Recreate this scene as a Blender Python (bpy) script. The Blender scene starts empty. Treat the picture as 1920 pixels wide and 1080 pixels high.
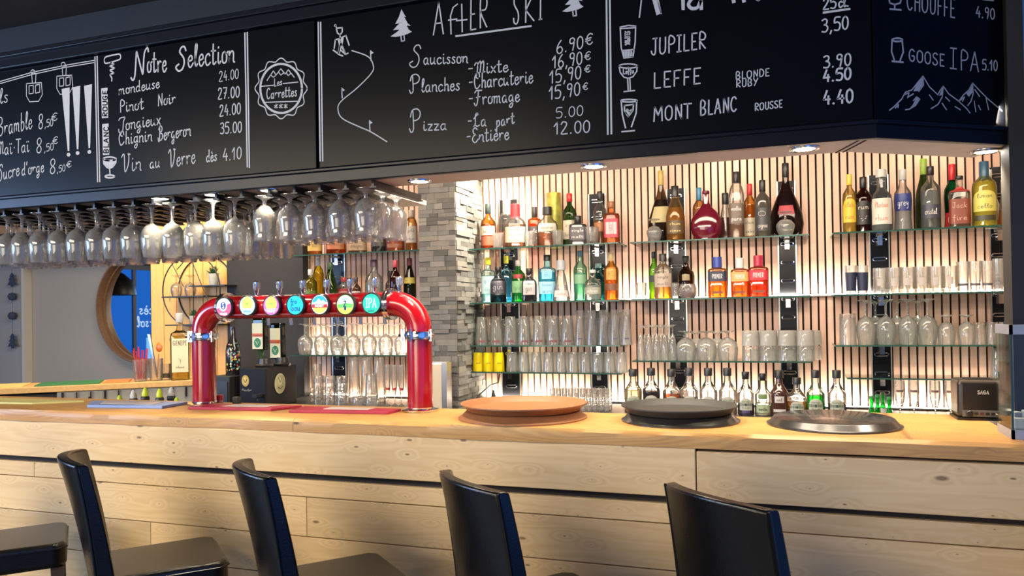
import bpy, math, random
from mathutils import Vector, Matrix
random.seed(7)
R = math.radians
scene = bpy.context.scene
COL = scene.collection

# ------------------------------------------------------------------ camera
F_PX, PY0, EYE = 1450.0, 572.6, 1.44
yaw, pit, rol = R(19.23), R(0.555), R(-0.917)
FW = Vector((-math.sin(yaw)*math.cos(pit), math.cos(yaw)*math.cos(pit), math.sin(pit)))
_rt = Vector((math.cos(yaw), math.sin(yaw), 0)); _up = _rt.cross(FW)
RT = math.cos(rol)*_rt + math.sin(rol)*_up
UP = -math.sin(rol)*_rt + math.cos(rol)*_up
CAM = Vector((0, 0, EYE))
cd = bpy.data.cameras.new('camera'); cam = bpy.data.objects.new('camera', cd); COL.objects.link(cam)
cam.matrix_world = Matrix(((RT.x, UP.x, -FW.x, 0), (RT.y, UP.y, -FW.y, 0), (RT.z, UP.z, -FW.z, EYE), (0, 0, 0, 1)))
cd.sensor_width = 36.0; cd.lens = F_PX*36/1920; cd.shift_y = (PY0-540)/1920; cd.clip_start = .05
scene.camera = cam
def U(px, py, axis, v):
    """point of the place that stands behind a photograph pixel, on a plane of known distance"""
    d = FW + RT*((px-960)/F_PX) - UP*((py-PY0)/F_PX); i = 'XYZ'.index(axis)
    return CAM + d*((v-CAM[i])/d[i])
def proj(p):
    d = Vector(p)-CAM; z = d.dot(FW)
    return (960+F_PX*d.dot(RT)/z, PY0-F_PX*d.dot(UP)/z, z)
def ux(px, Y, z):
    py = 580
    for _ in range(3):
        X = U(px, py, 'Y', Y).x; py = proj((X, Y, z))[1]
    return X

# ------------------------------------------------------------------ world, exposure, large lights
vs = scene.view_settings
scene.display_settings.display_device = 'sRGB'
vs.view_transform = 'Standard'; vs.look = 'None'; vs.gamma = 1.0; vs.use_curve_mapping = False; vs.exposure = 0.10
w = bpy.data.worlds.new('world'); scene.world = w; w.use_nodes = True
w.node_tree.nodes['Background'].inputs[0].default_value = (.55, .65, .9, 1)
w.node_tree.nodes['Background'].inputs[1].default_value = .05
cy = scene.cycles
cy.max_bounces = 16; cy.transmission_bounces = 14; cy.glossy_bounces = 5; cy.diffuse_bounces = 4; cy.transparent_max_bounces = 40
cy.caustics_reflective = False; cy.caustics_refractive = False; cy.sample_clamp_indirect = 4.0
cy.use_denoising = True
def lamp(name, kind, loc, energy, color, rot=None, target=None, size=None, size_y=None, angle=None, blend=.5, parent=None):
    d = bpy.data.lights.new(name, kind); d.energy = energy; d.color = color
    if kind == 'AREA':
        d.shape = 'RECTANGLE'; d.size = size; d.size_y = size_y or size
    if kind == 'SPOT':
        d.spot_size = angle; d.spot_blend = blend; d.shadow_soft_size = size or .03
    if kind == 'POINT': d.shadow_soft_size = size or .05
    o = bpy.data.objects.new(name, d); COL.objects.link(o); o.location = loc
    if target is not None:
        o.rotation_euler = (Vector(target)-Vector(loc)).to_track_quat('-Z', 'Y').to_euler()
    elif rot: o.rotation_euler = rot
    if parent: o.parent = parent
    return o
WARM = (1, .80, .55); NEUT = (1, .90, .74); BLUE = (.30, .52, 1.0)
# ceiling lights over the guests' side
lamp('guest_ceiling_light', 'AREA', (-3.0, -.5, 2.58), 205, (1, .88, .66), rot=(R(28), 0, R(-14)), size=3.0, size_y=1.0)
lamp('guest_ceiling_light_rear', 'AREA', (-3.5, -3.0, 2.58), 60, NEUT, rot=(0, 0, 0), size=2.0, size_y=.8)
# daylight through the windows on the guests' side (panes in wall_left and wall_right), plus an added front fill
lamp('window_daylight', 'AREA', (-7.4, -1.5, 1.95), 300, (.42, .62, 1.0), rot=(0, R(-90), 0), size=1.3, size_y=3.4)
lamp('front_window_daylight', 'AREA', (-2.4, -3.88, 1.30), 80, (1, .90, .75), rot=(R(90), 0, 0), size=3.0, size_y=1.4)  # fill lamp added behind the camera to lighten the bar planks
lamp('side_window_daylight', 'AREA', (.655, .0, 1.3), 30, (.22, .45, 1.0), rot=(0, R(90), 0), size=1.3, size_y=3.2)
# work light of the bartenders' aisle, with an added fill behind the soffit
lamp('soffit_rear_fill', 'AREA', (-.45, 2.56, 1.99), 24, (1, .84, .66), rot=(R(82), 0, 0), size=2.2, size_y=.05)  # unseen lamp added to brighten the lower slats and bottle fronts
lamp('aisle_ceiling_light', 'AREA', (-.5, 2.95, 2.58), 130, (1, .82, .64), rot=(R(22), 0, 0), size=4.2, size_y=.5)
lamp('aisle_ceiling_light_far', 'AREA', (-3.6, 3.5, 2.6), 75, WARM, rot=(R(20), 0, R(35)), size=1.5, size_y=.6)

# ------------------------------------------------------------------ object helpers
def tag(o, label=None, cat=None, group=None, kind=None):
    if label: o['label'] = label
    if cat: o['category'] = cat
    if group: o['group'] = group
    if kind: o['kind'] = kind
    return o
def thing(name, loc, label, cat, group=None, rz=0):
    o = bpy.data.objects.new(name, None); COL.objects.link(o); o.location = loc; o.rotation_euler = (0, 0, rz)
    o.empty_display_size = .05
    return tag(o, label, cat, group)
class MB:
    def __init__(s): s.v = []; s.f = []; s.M = Matrix()
    def add(s, vs_, fs):
        n = len(s.v); s.v += [tuple(s.M @ Vector(p)) for p in vs_]; s.f += [tuple(i+n for i in f) for f in fs]; return s
    def box(s, x0, x1, y0, y1, z0, z1):
        return s.add([(x0,y0,z0),(x1,y0,z0),(x1,y1,z0),(x0,y1,z0),(x0,y0,z1),(x1,y0,z1),(x1,y1,z1),(x0,y1,z1)],
                     [(3,2,1,0),(4,5,6,7),(0,1,5,4),(1,2,6,5),(2,3,7,6),(3,0,4,7)])
    def prism(s, poly, z0, z1):
        """poly: plan outline (x, y), counter-clockwise"""
        n = len(poly)
        return s.add([(x,y,z0) for x,y in poly]+[(x,y,z1) for x,y in poly],
                     [tuple(range(n))[::-1], tuple(range(n,2*n))]+[(i,(i+1)%n,n+(i+1)%n,n+i) for i in range(n)])
    def lathe(s, prof, n=20, sx=1, sy=1, power=2, cap=True, closed=False):
        """prof: (radius, height); power > 2 squares the section off"""
        vs_, fs = [], []
        cs = []
        for k in range(n):
            a = 2*math.pi*(k+.5)/n; c, q = math.cos(a), math.sin(a)
            m = 1 if power == 2 else 1/((abs(c)**power+abs(q)**power)**(1/power))
            cs.append((c*m, q*m))
        for r, z in prof: vs_ += [(r*c*sx, r*q*sy, z) for c, q in cs]
        m = len(prof)
        for j in range(m if closed else m-1):
            a, b = j*n, ((j+1) % m)*n
            fs += [(a+k, a+(k+1)%n, b+(k+1)%n, b+k) for k in range(n)]
        if cap and not closed:
            if prof[0][0] > 1e-6: fs.append(tuple(range(n))[::-1])
            if prof[-1][0] > 1e-6: fs.append(tuple(range((m-1)*n, m*n)))
        return s.add(vs_, fs)
    def tube(s, pts, r, n=8, closed=False):
        pts = [Vector(p) for p in pts]; rs = r if isinstance(r, (list, tuple)) else [r]*len(pts)
        m = len(pts); vs_, fs = [], []; nrm = None
        for i, p in enumerate(pts):
            t = (pts[(i+1)%m]-pts[i-1]) if closed or 0 < i < m-1 else (pts[1]-pts[0] if i == 0 else pts[-1]-pts[-2])
            t = t.normalized()
            if nrm is None: nrm = t.orthogonal().normalized()
            nrm = (nrm-t*nrm.dot(t)).normalized(); b = t.cross(nrm)
            vs_ += [tuple(p+(nrm*math.cos(2*math.pi*k/n)+b*math.sin(2*math.pi*k/n))*rs[i]) for k in range(n)]
        for j in range(m if closed else m-1):
            a, b = j*n, ((j+1) % m)*n
            fs += [(a+k, a+(k+1)%n, b+(k+1)%n, b+k) for k in range(n)]
        if not closed: fs += [tuple(range(n))[::-1], tuple(range((m-1)*n, m*n))]
        return s.add(vs_, fs)
    def mesh(s, name, mat, smooth=False):
        me = bpy.data.meshes.new(name); me.from_pydata(s.v, [], s.f); me.update()
        if mat: me.materials.append(mat)
        if smooth:
            me.polygons.foreach_set('use_smooth', [True]*len(me.polygons))
            try: me.set_sharp_from_angle(angle=R(38))
            except Exception: pass
        return me
    def build(s, name, mat, parent=None, smooth=False, bevel=0, loc=None, rot=None, seg=2):
        o = bpy.data.objects.new(name, s.mesh(name, mat, smooth)); COL.objects.link(o)
        if parent is not None: o.parent = parent
        if loc: o.location = loc
        if rot: o.rotation_euler = rot
        if bevel:
            b = o.modifiers.new('edge', 'BEVEL'); b.width = bevel; b.segments = seg; b.limit_method = 'ANGLE'; b.angle_limit = R(40)
        return o
def put(name, me, parent=None, loc=None):
    o = bpy.data.objects.new(name, me); COL.objects.link(o)
    if parent is not None: o.parent = parent
    if loc: o.location = loc
    return o
KIDS = {}
def copy_tree(o, parent=None):
    c = o.copy(); COL.objects.link(c)
    if parent is not None: c.parent = parent
    for ch in o.children: copy_tree(ch, c)
    return c
def struct(o): return tag(o, kind='structure')

# ------------------------------------------------------------------ materials
def newmat(name):
    m = bpy.data.materials.new(name); m.use_nodes = True; nt = m.node_tree; nt.nodes.clear()
    out = nt.nodes.new('ShaderNodeOutputMaterial'); return m, nt, out
def N(nt, t, **k):
    n = nt.nodes.new(t)
    for a, b in k.items():
        if a.startswith('i_'):
            key = a[2:]; n.inputs[int(key) if key.isdigit() else key.replace('_', ' ')].default_value = b
        else: setattr(n, a, b)
    return n
def c4(c): return (*c, 1)
def pbr(name, color, rough=.5, metal=0, coat=0, spec=.5, emit=None, es=0, noise=0, nscale=8, bump=0, bscale=60):
    m, nt, out = newmat(name); p = N(nt, 'ShaderNodeBsdfPrincipled')
    p.inputs['Base Color'].default_value = c4(color); p.inputs['Roughness'].default_value = rough
    p.inputs['Metallic'].default_value = metal; p.inputs['Coat Weight'].default_value = coat; p.inputs['Coat Roughness'].default_value = .08
    p.inputs['Specular IOR Level'].default_value = spec
    if emit: p.inputs['Emission Color'].default_value = c4(emit); p.inputs['Emission Strength'].default_value = es
    tc = N(nt, 'ShaderNodeTexCoord')
    if noise:
        nz = N(nt, 'ShaderNodeTexNoise', i_Scale=nscale, i_Detail=4.0); nt.links.new(tc.outputs['Object'], nz.inputs['Vector'])
        mx = N(nt, 'ShaderNodeMix', data_type='RGBA')
        mx.inputs[6].default_value = c4([c*(1-noise) for c in color]); mx.inputs[7].default_value = c4([min(1, c*(1+noise)) for c in color])
        nt.links.new(nz.outputs['Fac'], mx.inputs[0]); nt.links.new(mx.outputs[2], p.inputs['Base Color'])
    if bump:
        nz = N(nt, 'ShaderNodeTexNoise', i_Scale=bscale, i_Detail=3.0); nt.links.new(tc.outputs['Object'], nz.inputs['Vector'])
        bp = N(nt, 'ShaderNodeBump', i_Strength=bump, i_Distance=.004); nt.links.new(nz.outputs['Fac'], bp.inputs['Height']); nt.links.new(bp.outputs[0], p.inputs['Normal'])
    nt.links.new(p.outputs[0], out.inputs[0]); return m
def emis(name, color, s):
    m, nt, out = newmat(name); e = N(nt, 'ShaderNodeEmission'); e.inputs[0].default_value = c4(color); e.inputs[1].default_value = s
    nt.links.new(e.outputs[0], out.inputs[0]); return m
def glass(name, tint=(1, 1, 1), edge=None, refr=.45, rough=0.0, ior=1.45, milk=0, spec=1.0):
    """clear or tinted glass: part straight see-through, part refraction, darker where the wall is seen edge-on"""
    m, nt, out = newmat(name); edge = edge or [t*.72 for t in tint]
    lw = N(nt, 'ShaderNodeLayerWeight', i_Blend=.35)
    mx = N(nt, 'ShaderNodeMix', data_type='RGBA'); mx.inputs[6].default_value = c4(tint); mx.inputs[7].default_value = c4(edge)
    nt.links.new(lw.outputs['Facing'], mx.inputs[0])
    tr = N(nt, 'ShaderNodeBsdfTransparent'); nt.links.new(mx.outputs[2], tr.inputs[0])
    g = N(nt, 'ShaderNodeBsdfGlass', i_Roughness=rough, i_IOR=ior); nt.links.new(mx.outputs[2], g.inputs[0])
    gl = N(nt, 'ShaderNodeBsdfGlossy', i_Roughness=.07)
    a = N(nt, 'ShaderNodeMixShader'); a.inputs[0].default_value = refr
    nt.links.new(tr.outputs[0], a.inputs[1]); nt.links.new(g.outputs[0], a.inputs[2])
    fr = N(nt, 'ShaderNodeFresnel', i_IOR=1.45); mm = N(nt, 'ShaderNodeMath', operation='MULTIPLY'); mm.inputs[1].default_value = spec
    nt.links.new(fr.outputs[0], mm.inputs[0])
    b = N(nt, 'ShaderNodeMixShader'); nt.links.new(mm.outputs[0], b.inputs[0]); nt.links.new(a.outputs[0], b.inputs[1]); nt.links.new(gl.outputs[0], b.inputs[2])
    last = b
    if milk:
        d = N(nt, 'ShaderNodeBsdfTranslucent'); d.inputs[0].default_value = c4(tint)
        d2 = N(nt, 'ShaderNodeBsdfDiffuse'); d2.inputs[0].default_value = c4(tint)
        dd = N(nt, 'ShaderNodeMixShader'); dd.inputs[0].default_value = .5; nt.links.new(d.outputs[0], dd.inputs[1]); nt.links.new(d2.outputs[0], dd.inputs[2])
        q = N(nt, 'ShaderNodeMixShader'); q.inputs[0].default_value = milk
        nt.links.new(last.outputs[0], q.inputs[1]); nt.links.new(dd.outputs[0], q.inputs[2]); last = q
    nt.links.new(last.outputs[0], out.inputs[0]); return m
def wood(name, light, dark, knot=(.10, .05, .02), along='X', rough=.45, grain=1.0, knots=1.0, coat=0, sat=1.0, flat2=False):
    m, nt, out = newmat(name); p = N(nt, 'ShaderNodeBsdfPrincipled', i_Roughness=rough); p.inputs['Coat Weight'].default_value = coat; p.inputs['Coat Roughness'].default_value = .15
    tc = N(nt, 'ShaderNodeTexCoord'); oi = N(nt, 'ShaderNodeObjectInfo')
    off = N(nt, 'ShaderNodeVectorMath', operation='SCALE'); off.inputs[0].default_value = (7.3, 3.1, 5.7); nt.links.new(oi.outputs['Random'], off.inputs['Scale'])
    ad = N(nt, 'ShaderNodeVectorMath', operation='ADD'); nt.links.new(tc.outputs['Object'], ad.inputs[0]); nt.links.new(off.outputs[0], ad.inputs[1])
    L = dict(X=(.9, 9, 11), Z=(11, 9, .7), Y=(9, .9, 11))[along]
    mp = N(nt, 'ShaderNodeMapping'); mp.inputs['Scale'].default_value = L; nt.links.new(ad.outputs[0], mp.inputs[0])
    # knots: sparse cells, squeezed along the grain
    K = dict(X=(5.2, .05, 13.0), Z=(12, .05, 3.6), Y=(12, 5.2, .05))[along]
    mk = N(nt, 'ShaderNodeMapping'); mk.inputs['Scale'].default_value = K; nt.links.new(ad.outputs[0], mk.inputs[0])
    vo = N(nt, 'ShaderNodeTexVoronoi', feature='F1', i_Scale=1.0)
    if flat2:
        vo.voronoi_dimensions = '2D'; sx_ = N(nt, 'ShaderNodeSeparateXYZ'); cx_ = N(nt, 'ShaderNodeCombineXYZ')
        nt.links.new(mk.outputs[0], sx_.inputs[0]); nt.links.new(sx_.outputs['X'], cx_.inputs['X']); nt.links.new(sx_.outputs['Z'], cx_.inputs['Y']); nt.links.new(cx_.outputs[0], vo.inputs['Vector'])
    else: nt.links.new(mk.outputs[0], vo.inputs['Vector'])
    kr = N(nt, 'ShaderNodeMapRange'); kr.inputs[1].default_value = .045; kr.inputs[2].default_value = .095; kr.inputs[3].default_value = 1; kr.inputs[4].default_value = 0
    sr = N(nt, 'ShaderNodeSeparateColor'); nt.links.new(vo.outputs['Color'], sr.inputs[0])
    sz = N(nt, 'ShaderNodeMapRange'); sz.inputs[1].default_value = .2; sz.inputs[2].default_value = 1; sz.inputs[3].default_value = 6 if flat2 else 1; sz.inputs[4].default_value = .75; nt.links.new(sr.outputs[0], sz.inputs[0])
    dz_ = N(nt, 'ShaderNodeMath', operation='MULTIPLY'); nt.links.new(vo.outputs['Distance'], dz_.inputs[0]); nt.links.new(sz.outputs[0], dz_.inputs[1])
    nt.links.new(dz_.outputs[0], kr.inputs[0])
    kd = N(nt, 'ShaderNodeMapRange'); kd.inputs[1].default_value = .0; kd.inputs[2].default_value = .30; kd.inputs[3].default_value = 1.0; kd.inputs[4].default_value = 0
    nt.links.new(vo.outputs['Distance'], kd.inputs[0])
    # grain lines bend round the knots
    nz = N(nt, 'ShaderNodeTexNoise', i_Scale=1.0, i_Detail=2.0); nt.links.new(mp.outputs[0], nz.inputs['Vector'])
    sm = N(nt, 'ShaderNodeMath', operation='ADD'); nt.links.new(nz.outputs['Fac'], sm.inputs[0]); 
    k2 = N(nt, 'ShaderNodeMath', operation='MULTIPLY'); k2.inputs[1].default_value = .22*knots; nt.links.new(kd.outputs[0], k2.inputs[0]); nt.links.new(k2.outputs[0], sm.inputs[1])
    m9 = N(nt, 'ShaderNodeMath', operation='MULTIPLY'); m9.inputs[1].default_value = 66*grain; nt.links.new(sm.outputs[0], m9.inputs[0])
    sn = N(nt, 'ShaderNodeMath', operation='SINE'); nt.links.new(m9.outputs[0], sn.inputs[0])
    fine = N(nt, 'ShaderNodeTexNoise', i_Scale=6.0, i_Detail=5.0); nt.links.new(mp.outputs[0], fine.inputs['Vector'])
    g1 = N(nt, 'ShaderNodeMapRange'); g1.inputs[1].default_value = -1; g1.inputs[2].default_value = 1; g1.inputs[3].default_value = .05; g1.inputs[4].default_value = .62; nt.links.new(sn.outputs[0], g1.inputs[0])
    av = N(nt, 'ShaderNodeMath', operation='MULTIPLY'); nt.links.new(g1.outputs[0], av.inputs[0]); nt.links.new(fine.outputs['Fac'], av.inputs[1])
    big = N(nt, 'ShaderNodeTexNoise', i_Scale=.7, i_Detail=2.0); nt.links.new(mp.outputs[0], big.inputs['Vector'])
    a2 = N(nt, 'ShaderNodeMath', operation='MULTIPLY_ADD'); a2.inputs[1].default_value = .5; nt.links.new(big.outputs['Fac'], a2.inputs[0]); nt.links.new(av.outputs[0], a2.inputs[2])
    a3 = N(nt, 'ShaderNodeMath', operation='SUBTRACT'); a3.inputs[1].default_value = .15; a3.use_clamp = True; nt.links.new(a2.outputs[0], a3.inputs[0])
    mx = N(nt, 'ShaderNodeMix', data_type='RGBA'); mx.inputs[6].default_value = c4(light); mx.inputs[7].default_value = c4(dark); nt.links.new(a3.outputs[0], mx.inputs[0])
    hs = N(nt, 'ShaderNodeHueSaturation'); hs.inputs['Saturation'].default_value = sat
    vr = N(nt, 'ShaderNodeMapRange'); vr.inputs[3].default_value = .88; vr.inputs[4].default_value = 1.1; nt.links.new(oi.outputs['Random'], vr.inputs[0]); nt.links.new(vr.outputs[0], hs.inputs['Value'])
    nt.links.new(mx.outputs[2], hs.inputs['Color'])
    mk2 = N(nt, 'ShaderNodeMix', data_type='RGBA'); mk2.inputs[7].default_value = c4(knot)
    kf = N(nt, 'ShaderNodeMath', operation='MULTIPLY'); kf.inputs[1].default_value = min(1, .92*knots); nt.links.new(kr.outputs[0], kf.inputs[0])
    nt.links.new(kf.outputs[0], mk2.inputs[0]); nt.links.new(hs.outputs[0], mk2.inputs[6])
    nt.links.new(mk2.outputs[2], p.inputs['Base Color'])
    bp = N(nt, 'ShaderNodeBump', i_Strength=.12, i_Distance=.002); nt.links.new(fine.outputs['Fac'], bp.inputs['Height']); nt.links.new(bp.outputs[0], p.inputs['Normal'])
    nt.links.new(p.outputs[0], out.inputs[0]); return m
def islands(name, cols, rough=.8, bump=.5):
    """every loose piece of the mesh takes its own tone"""
    m, nt, out = newmat(name); p = N(nt, 'ShaderNodeBsdfPrincipled', i_Roughness=rough)
    ge = N(nt, 'ShaderNodeNewGeometry'); cr = N(nt, 'ShaderNodeValToRGB'); cr.color_ramp.interpolation = 'CONSTANT'
    e = cr.color_ramp.elements
    for i, c in enumerate(cols):
        el = e[i] if i < 2 else e.new(i/len(cols)); el.position = i/len(cols); el.color = c4(c)
    nt.links.new(ge.outputs['Random Per Island'], cr.inputs[0])
    tc = N(nt, 'ShaderNodeTexCoord'); nz = N(nt, 'ShaderNodeTexNoise', i_Scale=22.0, i_Detail=6.0); nt.links.new(tc.outputs['Object'], nz.inputs['Vector'])
    mr = N(nt, 'ShaderNodeMapRange'); mr.inputs[3].default_value = .72; mr.inputs[4].default_value = 1.25; nt.links.new(nz.outputs['Fac'], mr.inputs[0])
    hs = N(nt, 'ShaderNodeHueSaturation'); nt.links.new(cr.outputs[0], hs.inputs['Color']); nt.links.new(mr.outputs[0], hs.inputs['Value'])
    nt.links.new(hs.outputs[0], p.inputs['Base Color'])
    bp = N(nt, 'ShaderNodeBump', i_Strength=bump, i_Distance=.01); nt.links.new(nz.outputs['Fac'], bp.inputs['Height']); nt.links.new(bp.outputs[0], p.inputs['Normal'])
    nt.links.new(p.outputs[0], out.inputs[0]); return m
_mc = {}
def flat(c, rough=.5, metal=0, coat=0):
    k = (tuple(round(x, 3) for x in c), rough, metal, coat)
    if k not in _mc: _mc[k] = pbr('paint_%d' % len(_mc), c, rough, metal, coat)
    return _mc[k]
def gmat(c, refr=.3, milk=0):
    k = ('g', tuple(round(x, 3) for x in c), refr, milk)
    if k not in _mc: _mc[k] = glass('tinted_glass_%d' % len(_mc), c, refr=refr, milk=milk)
    return _mc[k]

M_PINE = wood('pine_bar_front', (.74, .53, .28), (.56, .34, .14), knot=(.15, .07, .03), knots=.9, rough=.5, flat2=True)
M_SLAB = wood('larch_bar_top', (.62, .34, .105), (.27, .10, .028), knot=(.05, .025, .015), knots=.9, rough=.45, coat=.02, grain=2.6)
M_PANEL = wood('pine_wall_panel', (.78, .43, .11), (.58, .28, .07), along='Z', knots=.7, flat2=True)
M_PLY = wood('plywood', (.70, .55, .44), (.60, .45, .34), knots=0, grain=.4)
M_FRAME = wood('mirror_frame_wood', (.22, .12, .065), (.13, .065, .03), knots=0)
M_BOARD = pbr('chalkboard', (.0026, .0034, .0056), .27, spec=.09, noise=.25, nscale=3)
M_FASCIA = pbr('dark_blue_black_paint', (.0045, .006, .011), .30, spec=.18)
M_CHALK = pbr('chalk', (.50, .51, .54), .9)
M_CEIL = pbr('dark_ceiling', (.030, .024, .021), .8)
M_GREY = pbr('grey_wall_paint', (.36, .34, .31), .8)
M_GREYBLUE = pbr('window_tinted_reveal', (.30, .31, .34), .8)  # bluish window reflection put into the reveal's colour
M_BLUEWALL = pbr('blue_wall_paint', (.05, .17, .55), .6)
M_FLOOR = pbr('dark_floor_tiles', (.06, .055, .05), .5, noise=.3, nscale=3)
M_BLACK = pbr('black_plastic', (.010, .010, .011), .35)
M_BLACKPANEL = pbr('black_panel', (.018, .017, .017), .7, bump=.4, bscale=220)
M_BLACKMETAL = pbr('black_metal', (.014, .014, .015), .4, metal=.3)
M_LEATHER = pbr('black_leather', (.003, .003, .0035), .27, spec=.42, bump=.15, bscale=260)
M_CHROME = pbr('chrome', (.86, .86, .86), .10, metal=1)
M_STEEL = pbr('brushed_steel', (.55, .54, .52), .32, metal=1)
M_RED = pbr('red_lacquer', (.34, .003, .010), .2, coat=.5)
M_GLASS = glass('clear_glass_hazed', (.99, .99, .985), edge=(.95, .95, .94), refr=.42, milk=.12, spec=1.0)  # white diffuse haze mixed in to brighten the hanging glasses
M_GLASS2 = glass('clear_shelf_ware_hazed', (.985, .985, .975), edge=(.97, .97, .95), refr=.20, milk=.09, spec=.8)  # same brightening haze, weaker, for the glasses on the shelves
M_SHELF = glass('shelf_glass', (.95, .985, .97), edge=(.80, .93, .88), refr=0, spec=1)
M_SHELFEDGE = glass('shelf_glass_edge', (.14, .36, .30), edge=(.10, .30, .26), refr=.3, milk=.35)
M_LED = emis('led_strip_light', (1, .90, .72), 26)
M_SPOT = emis('spot_light_face', (1, .93, .80), 40)
M_MIRROR = pbr('mirror_silver', (.85, .87, .88), .02, metal=1)
M_DARKMIRROR = pbr('dark_mirror_glass', (.010, .0105, .013), .22, spec=.22)
M_CAB = pbr('grey_cabinet', (.10, .105, .10), .5)

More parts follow.
